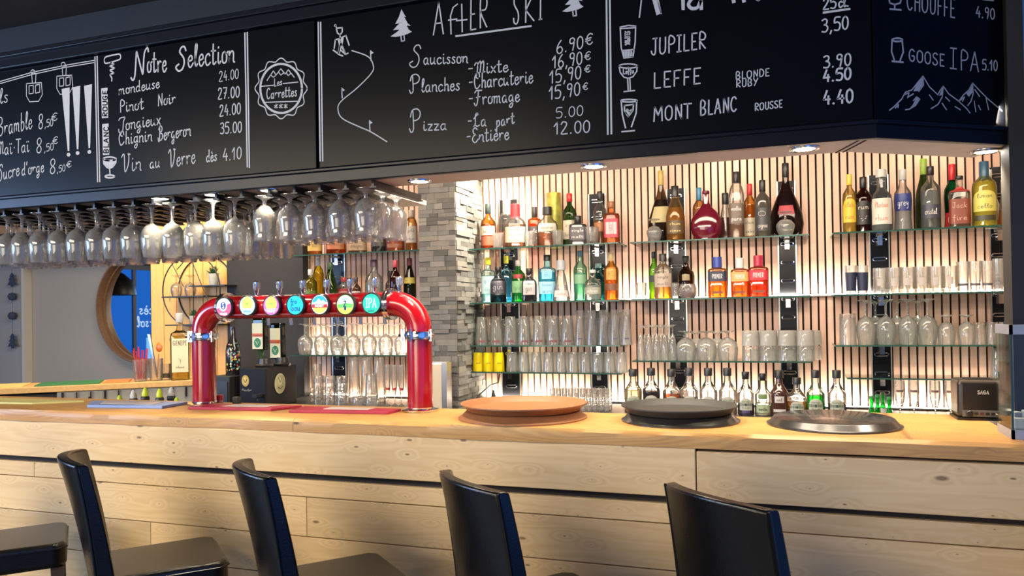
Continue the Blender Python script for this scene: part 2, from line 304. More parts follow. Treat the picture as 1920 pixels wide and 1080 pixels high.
# ------------------------------------------------------------------ pen strokes: a chalk hand of single lines
def G(s): return [[tuple(map(float, p.split(','))) for p in st.split()] for st in s.split('|')]
GL = {
'a':(11,"8,9 5,10 2,8 1,4 3,0 6,1 8,5 8,10 8,2 10,0"),'b':(10,"2,20 2,1 5,0 8,3 8,8 5,10 2,7"),'c':(9,"8,8 6,10 2,8 1,4 3,0 6,0 9,2"),
'd':(11,"8,8 5,10 2,8 1,4 3,0 6,1 8,5 8,20|8,5 8,2 10,0"),'e':(9,"1,5 7,6 7,9 5,10 2,8 1,4 3,0 6,0 9,3"),'f':(8,"8,18 6,20 4,17 4,-6|1,10 8,10"),
'g':(11,"8,8 5,10 2,8 1,4 3,1 6,2 8,6 8,10 8,-4 5,-8 2,-5 10,1"),'h':(10,"2,20 2,0|2,6 5,10 8,8 8,0 10,1"),'i':(6,"2,10 2,2 4,0 6,2|2,14 2.4,15"),
'j':(6,"3,10 3,-5 1,-8 -1,-6|3,14 3.4,15"),'k':(9,"2,20 2,0|8,10 2,5 8,0"),'l':(6,"1,3 5,16 4,20 2,17 2,3 4,0 6,2"),
'm':(14,"1,10 1,0 1,6 4,10 6,8 6,0 6,6 9,10 11,8 11,1 13,0"),'n':(10,"1,10 1,0 1,6 5,10 8,8 8,1 10,0"),'o':(10,"5,10 2,9 1,5 2,1 5,0 8,2 8,7 5,10 8,8 10,10"),
'p':(10,"2,10 2,-9|2,6 5,10 8,8 8,3 5,0 2,2"),'r':(9,"1,10 2,0 2,6 5,10 8,9"),'s':(8,"7,9 4,10 2,8 6,4 6,1 3,0 1,2"),'t':(8,"3,18 3,2 5,0 8,2|0,12 7,12"),
'u':(11,"1,10 1,3 3,0 6,2 8,6 8,10 8,2 10,0"),'v':(9,"1,10 4,0 8,10"),'x':(9,"1,10 8,0|8,10 1,0"),'y':(9,"1,10 3,4 6,3 8,10 8,-4 5,-8 2,-6"),'z':(9,"1,10 8,10 1,0 8,0"),
'è':(9,"1,5 7,6 7,9 5,10 2,8 1,4 3,0 6,0 9,3|3,16 5,13"),'ï':(7,"2,10 2,2 4,0 6,2|0,14 .4,15|4,14 4.4,15"),'q':(10,"8,8 5,10 2,8 1,4 3,1 6,2 8,6 8,10 8,-8"),
'A':(13,"1,0 6,20 11,0|3,7 9,7"),'B':(12,"2,0 2,20 8,19 9,15 7,11 2,10 8,9 10,5 8,1 2,0"),'C':(12,"10,17 7,20 3,18 1,10 3,2 7,0 10,3"),'D':(12,"2,0 2,20 7,19 10,14 10,6 7,1 2,0"),
'E':(10,"9,20 2,20 2,0 9,0|2,10 7,10"),'F':(10,"9,20 2,20 2,0|2,10 7,10"),'G':(13,"10,17 7,20 3,18 1,10 3,2 7,0 10,3 10,9 6,9"),'H':(12,"2,20 2,0|10,20 10,0|2,10 10,10"),
'I':(8,"4,20 4,0|1,20 7,20|1,0 7,0"),'J':(10,"3,20 9,20|7,20 7,4 5,0 2,2 1,5"),'K':(11,"2,20 2,0|9,20 2,9 10,0"),'L':(10,"2,20 2,0 9,0"),'M':(15,"1,0 2,20 7,8 12,20 13,0"),
'N':(12,"2,0 2,20 10,0 10,20"),'O':(13,"6,20 2,17 1,10 2,3 6,0 10,3 11,10 10,17 6,20"),'P':(11,"2,0 2,20 8,19 10,15 8,11 2,10"),'R':(12,"2,0 2,20 8,19 10,15 8,11 2,10 10,0"),
'S':(11,"9,18 6,20 2,18 2,13 8,8 9,3 6,0 2,1 1,4"),'T':(11,"0,20 11,20|5.5,20 5.5,0"),'U':(12,"2,20 2,4 5,0 8,1 10,5 10,20"),'V':(12,"1,20 6,0 11,20"),'Y':(11,"1,20 6,10|11,20 3,0"),'Z':(11,"1,20 10,20 1,0 10,0"),
# swash capitals, typed with Greek keys
'Ν':(17,"0,1 2,-2 4,2 5,20 6,20 11,2 12,2 13,18 16,22 17,18"),'Σ':(14,"13,17 11,21 7,21 5,17 10,11 11,5 8,0 3,0 0,4 4,6"),'Τ':(13,"0,17 3,20 13,20 10,14 9,2 6,-3 1,-2 0,3"),
'Π':(15,"4,19 5,2 2,-1 0,3|1,14 3,20 9,21 13,17 12,12 8,10 5,10"),'Μ':(17,"0,14 3,18 5,14 4,0|5,14 9,20 10,14 9,2|10,14 14,20 15,12 14,2 17,3"),'Χ':(13,"11,15 10,20 6,21 2,16 1,8 4,0 8,0 12,4|6,21 4,15 8,13"),
'Β':(14,"4,20 4,1 1,-1 0,4|1,16 5,21 10,19 10,14 5,11 11,9 12,4 8,0 4,1"),'Λ':(13,"9,18 7,21 4,17 4,4 1,0 4,2 8,0 12,2|1,12 9,20"),'Φ':(14,"1,17 4,20 14,20|8,20 6,2 3,-2 0,2|4,10 11,11"),
'Ε':(12,"10,18 6,21 2,18 3,13 7,11 3,9 1,4 4,0 8,0 12,4"),'Υ':(16,"0,17 3,21 5,18 6,2 8,0 12,8 13,18 11,21 15,20"),
'0':(10,"5,20 2,17 1,10 2,3 5,0 8,3 9,10 8,17 5,20"),'1':(7,"0,13 4,20 4,0"),'2':(10,"1,16 3,20 7,19 8,15 5,8 1,0 9,0"),'3':(10,"1,18 5,20 8,17 7,12 4,11 8,9 9,4 6,0 1,1"),
'4':(10,"5,20 1,7 9,7|7,12 7,0"),'5':(10,"9,20 2,20 1,12 5,13 9,9 8,2 5,0 1,1"),'6':(10,"7,20 3,14 1,6 3,0 7,0 9,5 6,10 2,8"),'7':(10,"1,20 9,20 4,0|3,10 8,10"),'8':(10,"8,18 5,20 2,17 3,12 8,7 8,2 5,0 2,2 2,7 8,13 8,18"),'9':(10,"8,14 5,11 2,13 2,18 5,20 8,18 8,12 6,0"),
'.':(5,"2,0 2.6,1"),',':(5,"3,1 1.5,-4"),'-':(8,"0,9 6,9"),'·':(5,"2,8 2.6,9"),"'":(4,"2,20 1,15"),'€':(11,"10,17 7,20 3,17 2,10 3,3 7,0 10,3|0,12 8,12|0,8 7,8"),'!':(5,"2,20 2,6|2,1 2.4,0"),
}
STRAIGHT = set('AEFHIKLMNTVYZ1474!.,-·\'vxzkwX')
def smooth_pts(p, k=4):
    if len(p) < 3: return p
    out = []
    for i in range(len(p)-1):
        a = p[i-1] if i else p[0]; b = p[i]; c = p[i+1]; d = p[i+2] if i+2 < len(p) else p[-1]
        for j in range(k):
            t = j/k; t2 = t*t; t3 = t2*t
            out.append(tuple(.5*((2*b[q])+(-a[q]+c[q])*t+(2*a[q]-5*b[q]+4*c[q]-d[q])*t2+(-a[q]+3*b[q]-3*c[q]+d[q])*t3) for q in (0, 1)))
    out.append(p[-1]); return out
def text_strokes(s, sm=3):
    """polylines of a line of writing: x from 0 to width, capitals 20 high"""
    x, out = 0, []
    for ch in s:
        if ch == ' ': x += 8; continue
        if ch not in GL: continue
        wd, g = GL[ch]
        for st in G(g):
            q = st if ch in STRAIGHT else smooth_pts(st, sm)
            out.append([(x+a, b) for a, b in q])
        x += wd+1.5
    return out, max(x, 1)
def ribbon(mb, pts, wd, nrm, lift=.0012):
    """a flat chalk line along 3-D points on a surface of normal nrm"""
    pts = [Vector(p) for p in pts]; nrm = Vector(nrm); vs_, fs = [], []
    for i in range(1, len(pts)-1):            # a sharp corner starts a fresh stroke
        a, b = pts[i]-pts[i-1], pts[i+1]-pts[i]
        if a.length > 1e-6 and b.length > 1e-6 and a.angle(b) > 1.0:
            ribbon(mb, pts[:i+1], wd, nrm, lift); return ribbon(mb, pts[i:], wd, nrm, lift)
    q = [pts[0]]
    for p in pts[1:]:
        if (p-q[-1]).length > 1e-5: q.append(p)
    if len(q) < 2: return
    for i, p in enumerate(q):
        t = (q[min(i+1, len(q)-1)]-q[max(i-1, 0)]).normalized(); s = t.cross(nrm).normalized()*wd/2
        e = t*wd*.3*(-1 if i == 0 else 1 if i == len(q)-1 else 0)
        vs_ += [tuple(p+e+s+nrm*lift), tuple(p+e-s+nrm*lift)]
    fs = [(2*i, 2*i+1, 2*i+3, 2*i+2) for i in range(len(q)-1)]
    mb.add(vs_, fs)
def fillpoly(mb, pts, nrm, lift=.0012):
    nrm = Vector(nrm); mb.add([tuple(Vector(p)+nrm*lift) for p in pts], [tuple(range(len(pts)))])

# ================================================================== THE ROOM
YB, YW, ZT, ZC = 2.32, 4.39, 1.08, 2.63       # bar front, slat wall, bar top, ceiling
struct(MB().box(-7.6, 1.5, -4, 5.6, -.05, 0).build('floor', M_FLOOR))
struct(MB().box(-7.6, 1.5, -4, 5.6, ZC, ZC+.06).build('ceiling', M_CEIL))
# slat wall: boards 28 mm with 10 mm dark gaps
def slat_mat():
    m, nt, out = newmat('slat_wood'); p = N(nt, 'ShaderNodeBsdfPrincipled', i_Roughness=.55)
    ge = N(nt, 'ShaderNodeNewGeometry'); cr = N(nt, 'ShaderNodeValToRGB'); e = cr.color_ramp.elements
    e[0].position = 0; e[0].color = (.64, .39, .29, 1); e[1].position = 1; e[1].color = (.76, .52, .40, 1)
    nt.links.new(ge.outputs['Random Per Island'], cr.inputs[0])
    tc = N(nt, 'ShaderNodeTexCoord'); mp = N(nt, 'ShaderNodeMapping'); mp.inputs['Scale'].default_value = (60, 20, 2.2); nt.links.new(tc.outputs['Object'], mp.inputs[0])
    nz = N(nt, 'ShaderNodeTexNoise', i_Scale=1.0, i_Detail=4.0); nt.links.new(mp.outputs[0], nz.inputs['Vector'])
    mr = N(nt, 'ShaderNodeMapRange'); mr.inputs[3].default_value = .82; mr.inputs[4].default_value = 1.15; nt.links.new(nz.outputs['Fac'], mr.inputs[0])
    hs = N(nt, 'ShaderNodeHueSaturation'); nt.links.new(cr.outputs[0], hs.inputs['Color']); nt.links.new(mr.outputs[0], hs.inputs['Value'])
    nt.links.new(hs.outputs[0], p.inputs['Base Color']); nt.links.new(p.outputs[0], out.inputs[0]); return m
wb = struct(MB().box(-4.3, 1.4, YW+.022, YW+.1, 0, ZC).build('wall_back', pbr('slat_backing', (.02, .014, .012), .9)))
PITCH = .0386; sl = MB(); x0 = ux(909, YW, 1.4)
k = -33
while x0+k*PITCH < 1.32:
    sl.box(x0+k*PITCH+.005, x0+(k+1)*PITCH-.005, YW, YW+.021, .05, 2.5); k += 1
struct(sl.build('wall_slats', slat_mat(), wb))
# grey stone-clad pillar between the bar bays
PX0, PX1, PYF = -1.945, -1.718, 3.985
pil = struct(MB().box(PX0+.02, PX1-.02, PYF+.02, YW, 0, ZC).build('wall_pillar', pbr('mortar', (.16, .155, .145), .95)))
st = MB(); z = .02
while z < 2.5:
    h = random.choice((.022, .026, .03, .034))
    x = PX0
    while x < PX1-.001:
        L = random.choice((.05, .07, .09, .12)); x1 = min(PX1, x+L); x1 = PX1 if PX1-x1 < .03 else x1
        st.box(x+.0006, x1-.0006, PYF-random.uniform(0, .008), PYF+.04, z, z+h-.001); x = x1
    y = PYF
    while y < YW-.001:
        L = random.choice((.06, .1, .14)); y1 = min(YW, y+L); y1 = YW if YW-y1 < .04 else y1
        st.box(PX1-.04, PX1+random.uniform(0, .009), y+.0006, y1-.0006, z, z+h-.001); y = y1
    y = PYF+.06
    while y < YW-.001:
        y1 = min(YW, y+.13); st.box(PX0-random.uniform(0, .008), PX0+.04, y+.0006, y1-.0006, z, z+h-.001); y = y1
    z += h
struct(st.build('stone_cladding', islands('stone', [(.125, .118, .105), (.085, .082, .076), (.15, .14, .12), (.11, .11, .108), (.17, .165, .15), (.065, .063, .058), (.13, .127, .12)]), pil))
# pine board wall and black wall left of the shelves
XP0, XP1, XP2 = ux(283, 4.36, 1.4), ux(432, 4.36, 1.4), ux(571, 4.34, 1.4)
wp = MB(); x = XP0
while x < XP1-.01:
    x2 = min(x+.115, XP1); wp.box(x+.002, x2-.002, 4.36, 4.385, .05, ZC-.01); x = x2
struct(wp.build('wall_panel', M_PANEL, bevel=.004))
struct(MB().box(XP1, XP2, 4.33, 4.41, 0, ZC).build('wall_black', M_BLACKPANEL))
# far grey wall with its reveal
YF = 5.0
XG = ux(60, YF, 1.4)
struct(MB().box(XG, XP0+.3, YF, YF+.1, 0, ZC).build('wall_far', M_GREY))
struct(MB().box(-7.6, XG-.02, YF-.06, YF+.1, 0, ZC).build('wall_reveal', M_GREYBLUE))
struct(MB().box(XG-.03, XG, YF-.075, YF+.0, 0, ZC).build('trim_reveal', pbr('pale_edge_trim', (.52, .50, .47), .7)))
struct(MB().box(-7.5, XP0-.02, YF-.35, YF-.08, 2.0, ZC).build('trim_far_beam', M_CEIL))
struct(MB().box(XP0+.3, XP0+.36, 4.42, 5.0, 0, ZC).build('wall_return', M_GREY))
struct(MB().box(-7.7, -7.6, -4, 5.6, 0, ZC).build('wall_left', pbr('charcoal_wall', (.035, .035, .038), .8)))
struct(MB().box(-7.6, 1.5, -4.1, -4, 0, ZC).build('wall_front', pbr('dark_warm_wall', (.07, .06, .055), .8)))
XR = ux(1905, 2.64, 1.9)
struct(MB().box(XR, XR+.08, -4, 2.64, 0, ZC).build('wall_right', M_BLUEWALL))
struct(MB().box(1.38, 1.46, 2.64, 4.5, 0, ZC).build('wall_rightback', pbr('brown_side_wall', (.20, .13, .09), .7)))
struct(MB().box(XR+.08, 1.46, 2.56, 2.64, 0, ZC).build('wall_corner', M_FASCIA))
# windows on the guests' side: blue daylight
def window(name, x, y0, y1, z0, z1, col, s, n, side=1):
    f = MB(); fx = x+.03*side
    f.box(min(x, fx), max(x, fx), y0-.06, y0, z0-.06, z1+.06).box(min(x, fx), max(x, fx), y1, y1+.06, z0-.06, z1+.06)
    f.box(min(x, fx), max(x, fx), y0, y1, z1, z1+.06).box(min(x, fx), max(x, fx), y0, y1, z0-.06, z0)
    for i in range(1, n):
        yy = y0+(y1-y0)*i/n; f.box(min(x, fx), max(x, fx), yy-.025, yy+.025, z0, z1)
    o = struct(f.build(name, flat((.05, .06, .09), .5)))
    struct(MB().box(min(x, x+.006*side), max(x, x+.006*side), y0, y1, z0, z1).build('window_pane', emis(name+'_daylight', col, s), o)); return o
window('window_1', -7.6, -3.1, .1, 1.0, 2.56, (.25, .48, 1.0), 2.2, 3)
window('window_2', XR, -1.7, 1.7, .55, 2.0, (.10, .30, 1.0), 1.3, 3, -1)
struct(MB().box(-4.0, .7, -4.0, -3.985, .55, .6).box(-4.0, .7, -4.0, -3.985, 2.0, 2.05).box(-4.0, -3.95, -4.0, -3.985, .6, 2.0).box(.65, .7, -4.0, -3.985, .6, 2.0).box(-1.68, -1.62, -4.0, -3.985, .6, 2.0).build('added_window', flat((.05, .06, .09), .5)))  # invented window, goes with the added front fill
struct(MB().box(-3.95, .65, -3.996, -3.99, .6, 2.0).build('window_pane', emis('front_window_daylight', (1, .93, .82), 1.5), bpy.data.objects['added_window']))  # unseen glowing pane added to light the bar from the front
# blue-lit glazed door that the mirror shows, with its handwriting
door = window('door_1', -7.6, 1.3, 3.6, .1, 2.05, (.015, .13, .55), 1.0, 2)

# soffit over the bar, bent at its right end
BEND = R(34.5); CX = .247
def bent(off):
    """front corner of a line parallel to the soffit front, off metres behind it"""
    return (CX-off*math.tan(BEND/2), YB+off)
def along(off, s):
    x, y = bent(off); return (x+s*math.cos(BEND), y+s*math.sin(BEND))
def band(off0, off1, z0, z1, xl=-4.2, s=.47):
    return MB().prism([(xl, YB+off0), bent(off0), along(off0, s), along(off1, s), bent(off1), (xl, YB+off1)], z0, z1)
sof = struct(band(.012, .185, 1.925, ZC).build('trim_soffit', M_FASCIA))
ply = struct(band(.004, .188, 1.905, 1.925).build('plywood_underside', M_PLY, sof))
seam = MB(); a, b = Vector((*bent(.01), 1.9046)), Vector((*bent(.186), 1.9046))
for dx in (-.028, -.008):
    seam.tube([a+Vector((dx, 0, 0)), b+Vector((dx, 0, 0))], .0025, 6)
struct(seam.build('plywood_joint', flat((.05, .035, .03), .8), sof))
lm = struct(band(-.012, .012, 1.9, 1.953).build('trim_lower_moulding', M_FASCIA, bevel=.003))
struct(band(-.022, -.011, 1.938, 1.950).build('moulding_bead', M_FASCIA, lm, bevel=.003))
um = struct(band(-.02, .012, 2.475, 2.53).build('trim_upper_moulding', M_FASCIA, bevel=.004))
struct(band(-.034, -.019, 2.515, 2.535).build('moulding_bead', M_FASCIA, um, bevel=.003))
struct(band(-.03, .012, 2.535, ZC).build('trim_upper_fascia', pbr('blue_black_fascia', (.009, .014, .024), .5, spec=.2)))
px_, py_ = along(0, .452)
struct(MB().prism([(px_, py_-.03), (px_+.055, py_-.03), (px_+.055, py_+.06), (px_, py_+.06)], 0, ZC).build('trim_post', pbr('black_post', (.012, .012, .013), .6)))

# ------------------------------------------------------------------ chalkboards
class Board:
    """a chalkboard: writing laid out on its own surface"""
    def __init__(s, label, x0, x1, z0, z1, right=False):
        s.right = right
        s.root = thing('chalkboard', ((x0+x1)/2, YB, z0) if not right else (*along(0, .2), z0), label, 'chalkboard')
        inv = Matrix.Translation(-s.root.location)
        m = MB(); m.M = inv
        if right:
            m.prism([along(0, x0), along(0, x1), along(.011, x1), along(.011, x0)], z0, z1); s.n = Vector((math.sin(BEND), -math.cos(BEND), 0))
        else: m.box(x0, x1, YB, YB+.011, z0, z1); s.n = Vector((0, -1, 0))
        m.build('board', M_BOARD, s.root, bevel=.002)
        s.mw = MB(); s.mw.M = inv; s.md = MB(); s.md.M = inv
        s.p0 = Vector((*bent(0), 0))
    def at(s, px, py):
        if not s.right: return U(px, py, 'Y', YB)
        d = FW + RT*((px-960)/F_PX) - UP*((py-PY0)/F_PX); t = (s.p0-CAM).dot(s.n)/d.dot(s.n); return CAM+d*t
    def write(s, txt, xa, ya, xb, yb, h, wd=.0045, mb=None):
        """a line of writing from (xa, ya) to (xb, yb), capitals h pixels high"""
        if h < 19: wd = min(wd, .003)
        st, wtot = text_strokes(txt); mb = MB(); mb.M = s.mw.M
        for q in st:
            ribbon(mb, [s.at(xa+(xb-xa)*u/wtot+.012*v*h/20, ya+(yb-ya)*u/wtot-v*h/20) for u, v in q], wd, s.n)
        if mb.v: mb.build('chalk_lettering', M_CHALK, s.root)
    def draw(s, strokes, wd=.005, sm=False, close=False):
        for q in strokes:
            q = list(q)+([q[0]] if close else [])
            if sm: q = smooth_pts(q, 5)
            ribbon(s.md, [s.at(*p) for p in q], wd, s.n)
    def fill(s, q): fillpoly(s.md, [s.at(*p) for p in q][::-1], s.n)
    def part(s, name):
        if s.md.v: s.md.build(name, M_CHALK, s.root)
        k = s.md.M; s.md = MB(); s.md.M = k
    def done(s):
        if s.mw.v: s.mw.build('chalk_lettering', M_CHALK, s.root)
        if s.md.v: s.md.build('chalk_drawing', M_CHALK, s.root)
def ell(cx, cy, a, b, n=24, t0=0, t1=360): return [(cx+a*math.cos(R(t0+(t1-t0)*i/n)), cy+b*math.sin(R(t0+(t1-t0)*i/n))) for i in range(n+1)]
XB1 = U(592, 200, 'Y', YB).x; XB2 = U(598, 200, 'Y', YB).x; XW = U(182, 200, 'Y', YB).x
b = Board('left chalkboard with the cocktail and wine lists and a round chalk badge', -4.0, XB1, 1.955, 2.474)
for q in ([(178.5, 107), (183.5, 341)], [(182.5, 106), (187.5, 341)], [(459.5, 62), (464, 313)], [(464, 61), (468, 314)]): b.draw([q], .006); b.part('chalk_line')
b.write("Ν", 246, 148, 281, 134, 42, .007); b.write("otre", 276, 136, 314, 134, 40, .006)
b.write("Σ", 330, 134, 352, 128, 40, .007); b.write("election", 352, 126, 442, 116, 42, .006)
for t, xa, ya, xb, yb, h in (("mondeuse", 223, 178, 301, 164, 22), ("Pinot", 225, 211, 271, 204, 24), ("Noir", 296, 199, 331, 193, 24), ("Τongieux", 223, 246, 303, 233, 26),
        ("Χhignin", 223, 272, 287, 264, 26), ("Βergeron", 297, 264, 359, 254, 28), ("Υin", 228, 322, 267, 319, 34), ("au", 281, 316, 302, 313, 24), ("Υerre", 316, 314, 368, 305, 34), ("dès", 387, 304, 408, 301, 24),
        ("24.00", 411, 153, 449, 147, 20), ("27.00", 409, 186, 451, 182, 22), ("24.00", 412, 218, 453, 213, 22), ("35.00", 413, 251, 455, 248, 22), ("4.10", 418, 302, 455, 297, 24),
        ("ils", -8, 196, 17, 191, 30), ("Βramble", -4, 256, 62, 240, 36), ("8", 72, 243, 83, 240, 30), (",50", 84, 239, 101, 236, 15), ("€", 97, 228, 110, 224, 15),
        ("Μaï·Taï", -6, 292, 57, 284, 28), ("8", 68, 288, 81, 285, 30), (",50", 83, 285, 102, 281, 15), ("€", 99, 271, 111, 268, 14),
        ("Σucre", -4, 340, 38, 328, 30), ("d'orge", 41, 329, 84, 322, 26), ("8", 93, 327, 107, 324, 30), (",50", 107, 324, 124, 320, 13), ("€", 125, 315, 136, 312, 12)):
    b.write(t, xa, ya, xb, yb, h*.92, .0042)
b.part('chalk_underline')
b.draw([[(0, 153), (60, 136), (120, 123), (179, 113)], [(0, 157), (60, 140), (120, 127), (179, 117)]], .0035)
for cx, cy, s_ in ((65, 172, 1), (122, 158, .95)):
    b.draw([[(cx-15, cy-15), (cx-15, cy+8), (cx-9, cy+19), (cx+8, cy+18), (cx+15, cy+5), (cx+13, cy-17), (cx-15, cy-15)], [(cx-10, cy-11), (cx-10, cy+4), (cx-2, cy+3), (cx-2, cy-12), (cx-10, cy-11)], [(cx+2, cy-12), (cx+2, cy+3), (cx+10, cy+1), (cx+10, cy-14), (cx+2, cy-12)],
            [(cx-4, cy-16), (cx-5, cy-34), (cx+3, cy-34), (cx+2, cy-17)], ell(cx-3, cy-37, 4, 4, 8)], .0035)
b.part('cable_car_drawing')
for xa, xb, ya, yb in ((116, 129, 167, 283), (136, 146, 164, 280), (158, 168, 161, 278)):
    b.fill([(xa, ya), (xa+15, ya-3), (xb+1.5, yb), (xb-1.5, yb)]); b.fill(ell(xb, yb+7, 3.6, 3.6, 12)[:-1])
b.part('exclamation_marks')
b.draw([[(196, 113), (199, 107), (215, 103), (225, 102), (226, 110), (218, 114), (199, 119), (196, 113)], [(208, 117), (214, 121), (206, 124), (215, 128), (207, 132), (214, 137), (207, 140), (210, 146), (210, 152)]], .0055, sm=True)
b.part('corkscrew_drawing')
for (x, y, h), t in zip(((190, 166, 56), (192, 233, 58)), ("ROUGE", "BLANC")):
    b.fill([(x, y), (x+12, y-1.5), (x+13.5, y+h-1), (x+1.5, y+h)])
b.part('chalk_tag')
for t, x, y0, y1 in (("ROUGE", 197.5, 219, 169), ("BLANC", 199.5, 288, 236)):
    m = MB(); m.M = b.md.M; s_, wt = text_strokes(t)
    for q in s_: ribbon(m, [b.at(x+4.2-v*8.4/20+.0, y0+(y1-y0)*u/wt) for u, v in q], .0042, b.n, .002)
    m.build('tag_lettering', M_BOARD, b.root)
b.draw([ell(206, 298, 12, 3.5), [(194, 298), (195, 307), (201, 314), (206, 316), (212, 313), (218, 305), (218, 297)], [(206, 315), (207, 330)], ell(206.5, 331, 9, 2.6)], .006)
b.fill([(195, 300), (217, 299), (217, 305), (212, 312), (206, 315), (200, 313), (196, 307)])
b.part('wine_glass_drawing')
cx, cy = 527.5, 166
b.draw([[(cx+(46+3*math.cos(12*t))*math.cos(t), cy+(54+3*math.cos(12*t))*math.sin(t)*1.0) for t in [2*math.pi*i/96 for i in range(97)]], ell(cx, cy, 40, 47, 40), ell(cx, cy, 38, 45, 40)], .004)
b.draw([[(501, 151), (513, 133), (518, 141), (527, 129), (535, 139), (541, 131), (552, 145)], [(508, 141), (513, 145), (518, 141)], [(523, 136), (527, 141), (532, 137)], [(537, 137), (541, 142), (546, 137)],
        [(491, 162), (513, 160)], [(531, 157), (559, 154)], [(498, 192), (558, 190)]], .0035)
b.write("Les", 514, 162, 530, 159, 14, .0035); b.write("Carrettes", 500, 186, 558, 180, 20, .0035)
for q in (518, 527, 536): b.draw([[(q-3, 198-(q-518)*.08), (q+3, 202)], [(q+3, 196), (q-3, 202)], [(q, 195), (q, 203)]], .003)
b.done()

b = Board('long middle chalkboard with the after-ski snack and draught beer lists', XB2, bent(0)[0]-.002, 1.955, 2.474)
for q in ([(597, 42), (600.8, 302)], [(601.5, 42), (605.5, 302)], [(1137.3, 0), (1139.8, 252)], [(1143.5, 0), (1146.5, 251)]): b.draw([q], .0055); b.part('chalk_line')
def tallwrite(txt, xa, ya, xb, yb, h): b.write(txt, xa, ya, xb, yb, h, .0045)
tallwrite("A", 811, 66, 838, 63, 60); b.draw([[(846, 64), (845, 30), (850, 14), (858, 8)], [(841, 38), (857, 36)]], .0045); b.draw([[(867, 60), (866, 8)], [(856, 39), (876, 37)]], .0045); tallwrite("E", 880, 57, 896, 54, 58); tallwrite("R", 898, 53, 918, 50, 60)
tallwrite("S", 962, 46, 976, 44, 56); tallwrite("K", 982, 43, 1006, 38, 50); tallwrite("I", 1010, 37, 1018, 36, 48)
b.draw([[(855, 68), (996, 49)]], .006)
for t, xa, ya, xb, yb, h in (("Σ", 768, 127, 793, 122, 40), ("aucisson", 794, 121, 879, 118, 26), ("Π", 768, 174, 791, 171, 34), ("lanches", 790, 173, 864, 169, 27), ("Π", 768, 247, 793, 243, 42), ("izza", 793, 245, 840, 243, 24),
        ("-Μixte", 879, 140, 955, 134, 26), ("-Χharcuterie", 880, 167, 1001, 155, 30), ("-Φromage", 880, 197, 976, 190, 28), ("-Λa", 878, 238, 914, 236, 26), ("part", 930, 238, 966, 231, 24), ("-Εntière", 876, 268, 956, 261, 28),
        ("6.90", 1043, 101, 1096, 90, 27), ("€", 1098, 86, 1114, 81, 22), ("16,90", 1036, 128, 1094, 120, 27), ("€", 1096, 114, 1110, 110, 16), ("15,90", 1031, 157, 1092, 147, 28), ("€", 1096, 137, 1109, 134, 14), ("15,90", 1030, 187, 1090, 178, 28), ("€", 1093, 170, 1104, 167, 14),
        ("5.00", 1042, 222, 1096, 216, 22), ("12.00", 1039, 252, 1109, 248, 26)):
    b.write(t, xa, ya, xb, yb, h*(.86 if t[0].isdigit() else .92), .0038)
b.part('chalk_underline')
def fir(x, y, s_):
    q = [(0, -29), (6, -18), (9, -14), (5, -15), (12, -2), (18, 3), (10, 2), (14, 10), (20, 14), (10, 19), (0, 22), (-12, 24), (-21, 23), (-8, 14), (-4, 10), (-16, 11), (-8, 2), (-3, -2), (-12, -1), (-5, -14)]
    b.fill([(x+u*s_, y+v*s_) for u, v in q]); b.draw([[(x-1*s_, y+22*s_), (x, y+32*s_), (x+6*s_, y+31*s_), (x+5*s_, y+21*s_)]], .004)
fir(753, 46, .98); b.part('fir_drawing'); fir(1075, -1, .98); b.part('fir_drawing')
b.draw([[(660, 95), (690, 106), (700, 122), (697, 137), (670, 165), (640, 190), (634, 205), (642, 222), (672, 237), (695, 247), (726, 266)]], .0038, sm=True)
for x, y in ((696, 114), (642, 184), (694, 245)):
    b.draw([[(x, y), (x-1, y-18)]], .004); b.fill([(x-1.5, y-20), (x+5, y-15), (x-1, y-11)])
b.part('piste_drawing')
b.draw([[(629, 48), (632, 53), (642, 52), (642, 60), (638, 66), (633, 62), (631, 54)], [(629, 75), (638, 72), (649, 67), (655, 85)], [(629, 75), (627, 91)], [(638, 68), (639, 82), (635, 100)], [(640, 82), (648, 100)], [(625, 94), (637, 103), (643, 105)], [(639, 94), (648, 102), (653, 100)]], .005)
b.fill([(633, 72), (645, 71), (642, 86), (636, 86)]); b.fill([(636, 86), (642, 86), (637, 102), (633, 100)]); b.fill([(639, 86), (643, 86), (650, 102), (647, 102)]); b.fill(ell(629, 48, 2.5, 2.5, 8)[:-1])
b.part('skier_drawing')
b.draw([[(1199, 33), (1203, -2), (1210, -20), (1226, -20), (1240, 26)]], .004); b.fill([(1222, -4), (1234, -6), (1241, 25), (1231, 29)]); b.fill([(1202, 0), (1207, -14), (1228, -16), (1230, -4)])
b.fill([(1277, -6), (1284, -6), (1284, 19), (1278, 19)]); b.draw([[(1313, -6), (1300, -4), (1291, 8), (1297, 16), (1308, 14), (1314, 2), (1315, 17)]], .010, sm=True)
b.draw([[(1374, -6), (1376, 4)], [(1393, -6), (1395, 3)], [(1416, -4), (1422, -1), (1427, -5)]], .010)
b.part('chalk_heading'); b.draw([[(1544, 24), (1593, 17)]], .006); b.part('chalk_underline')
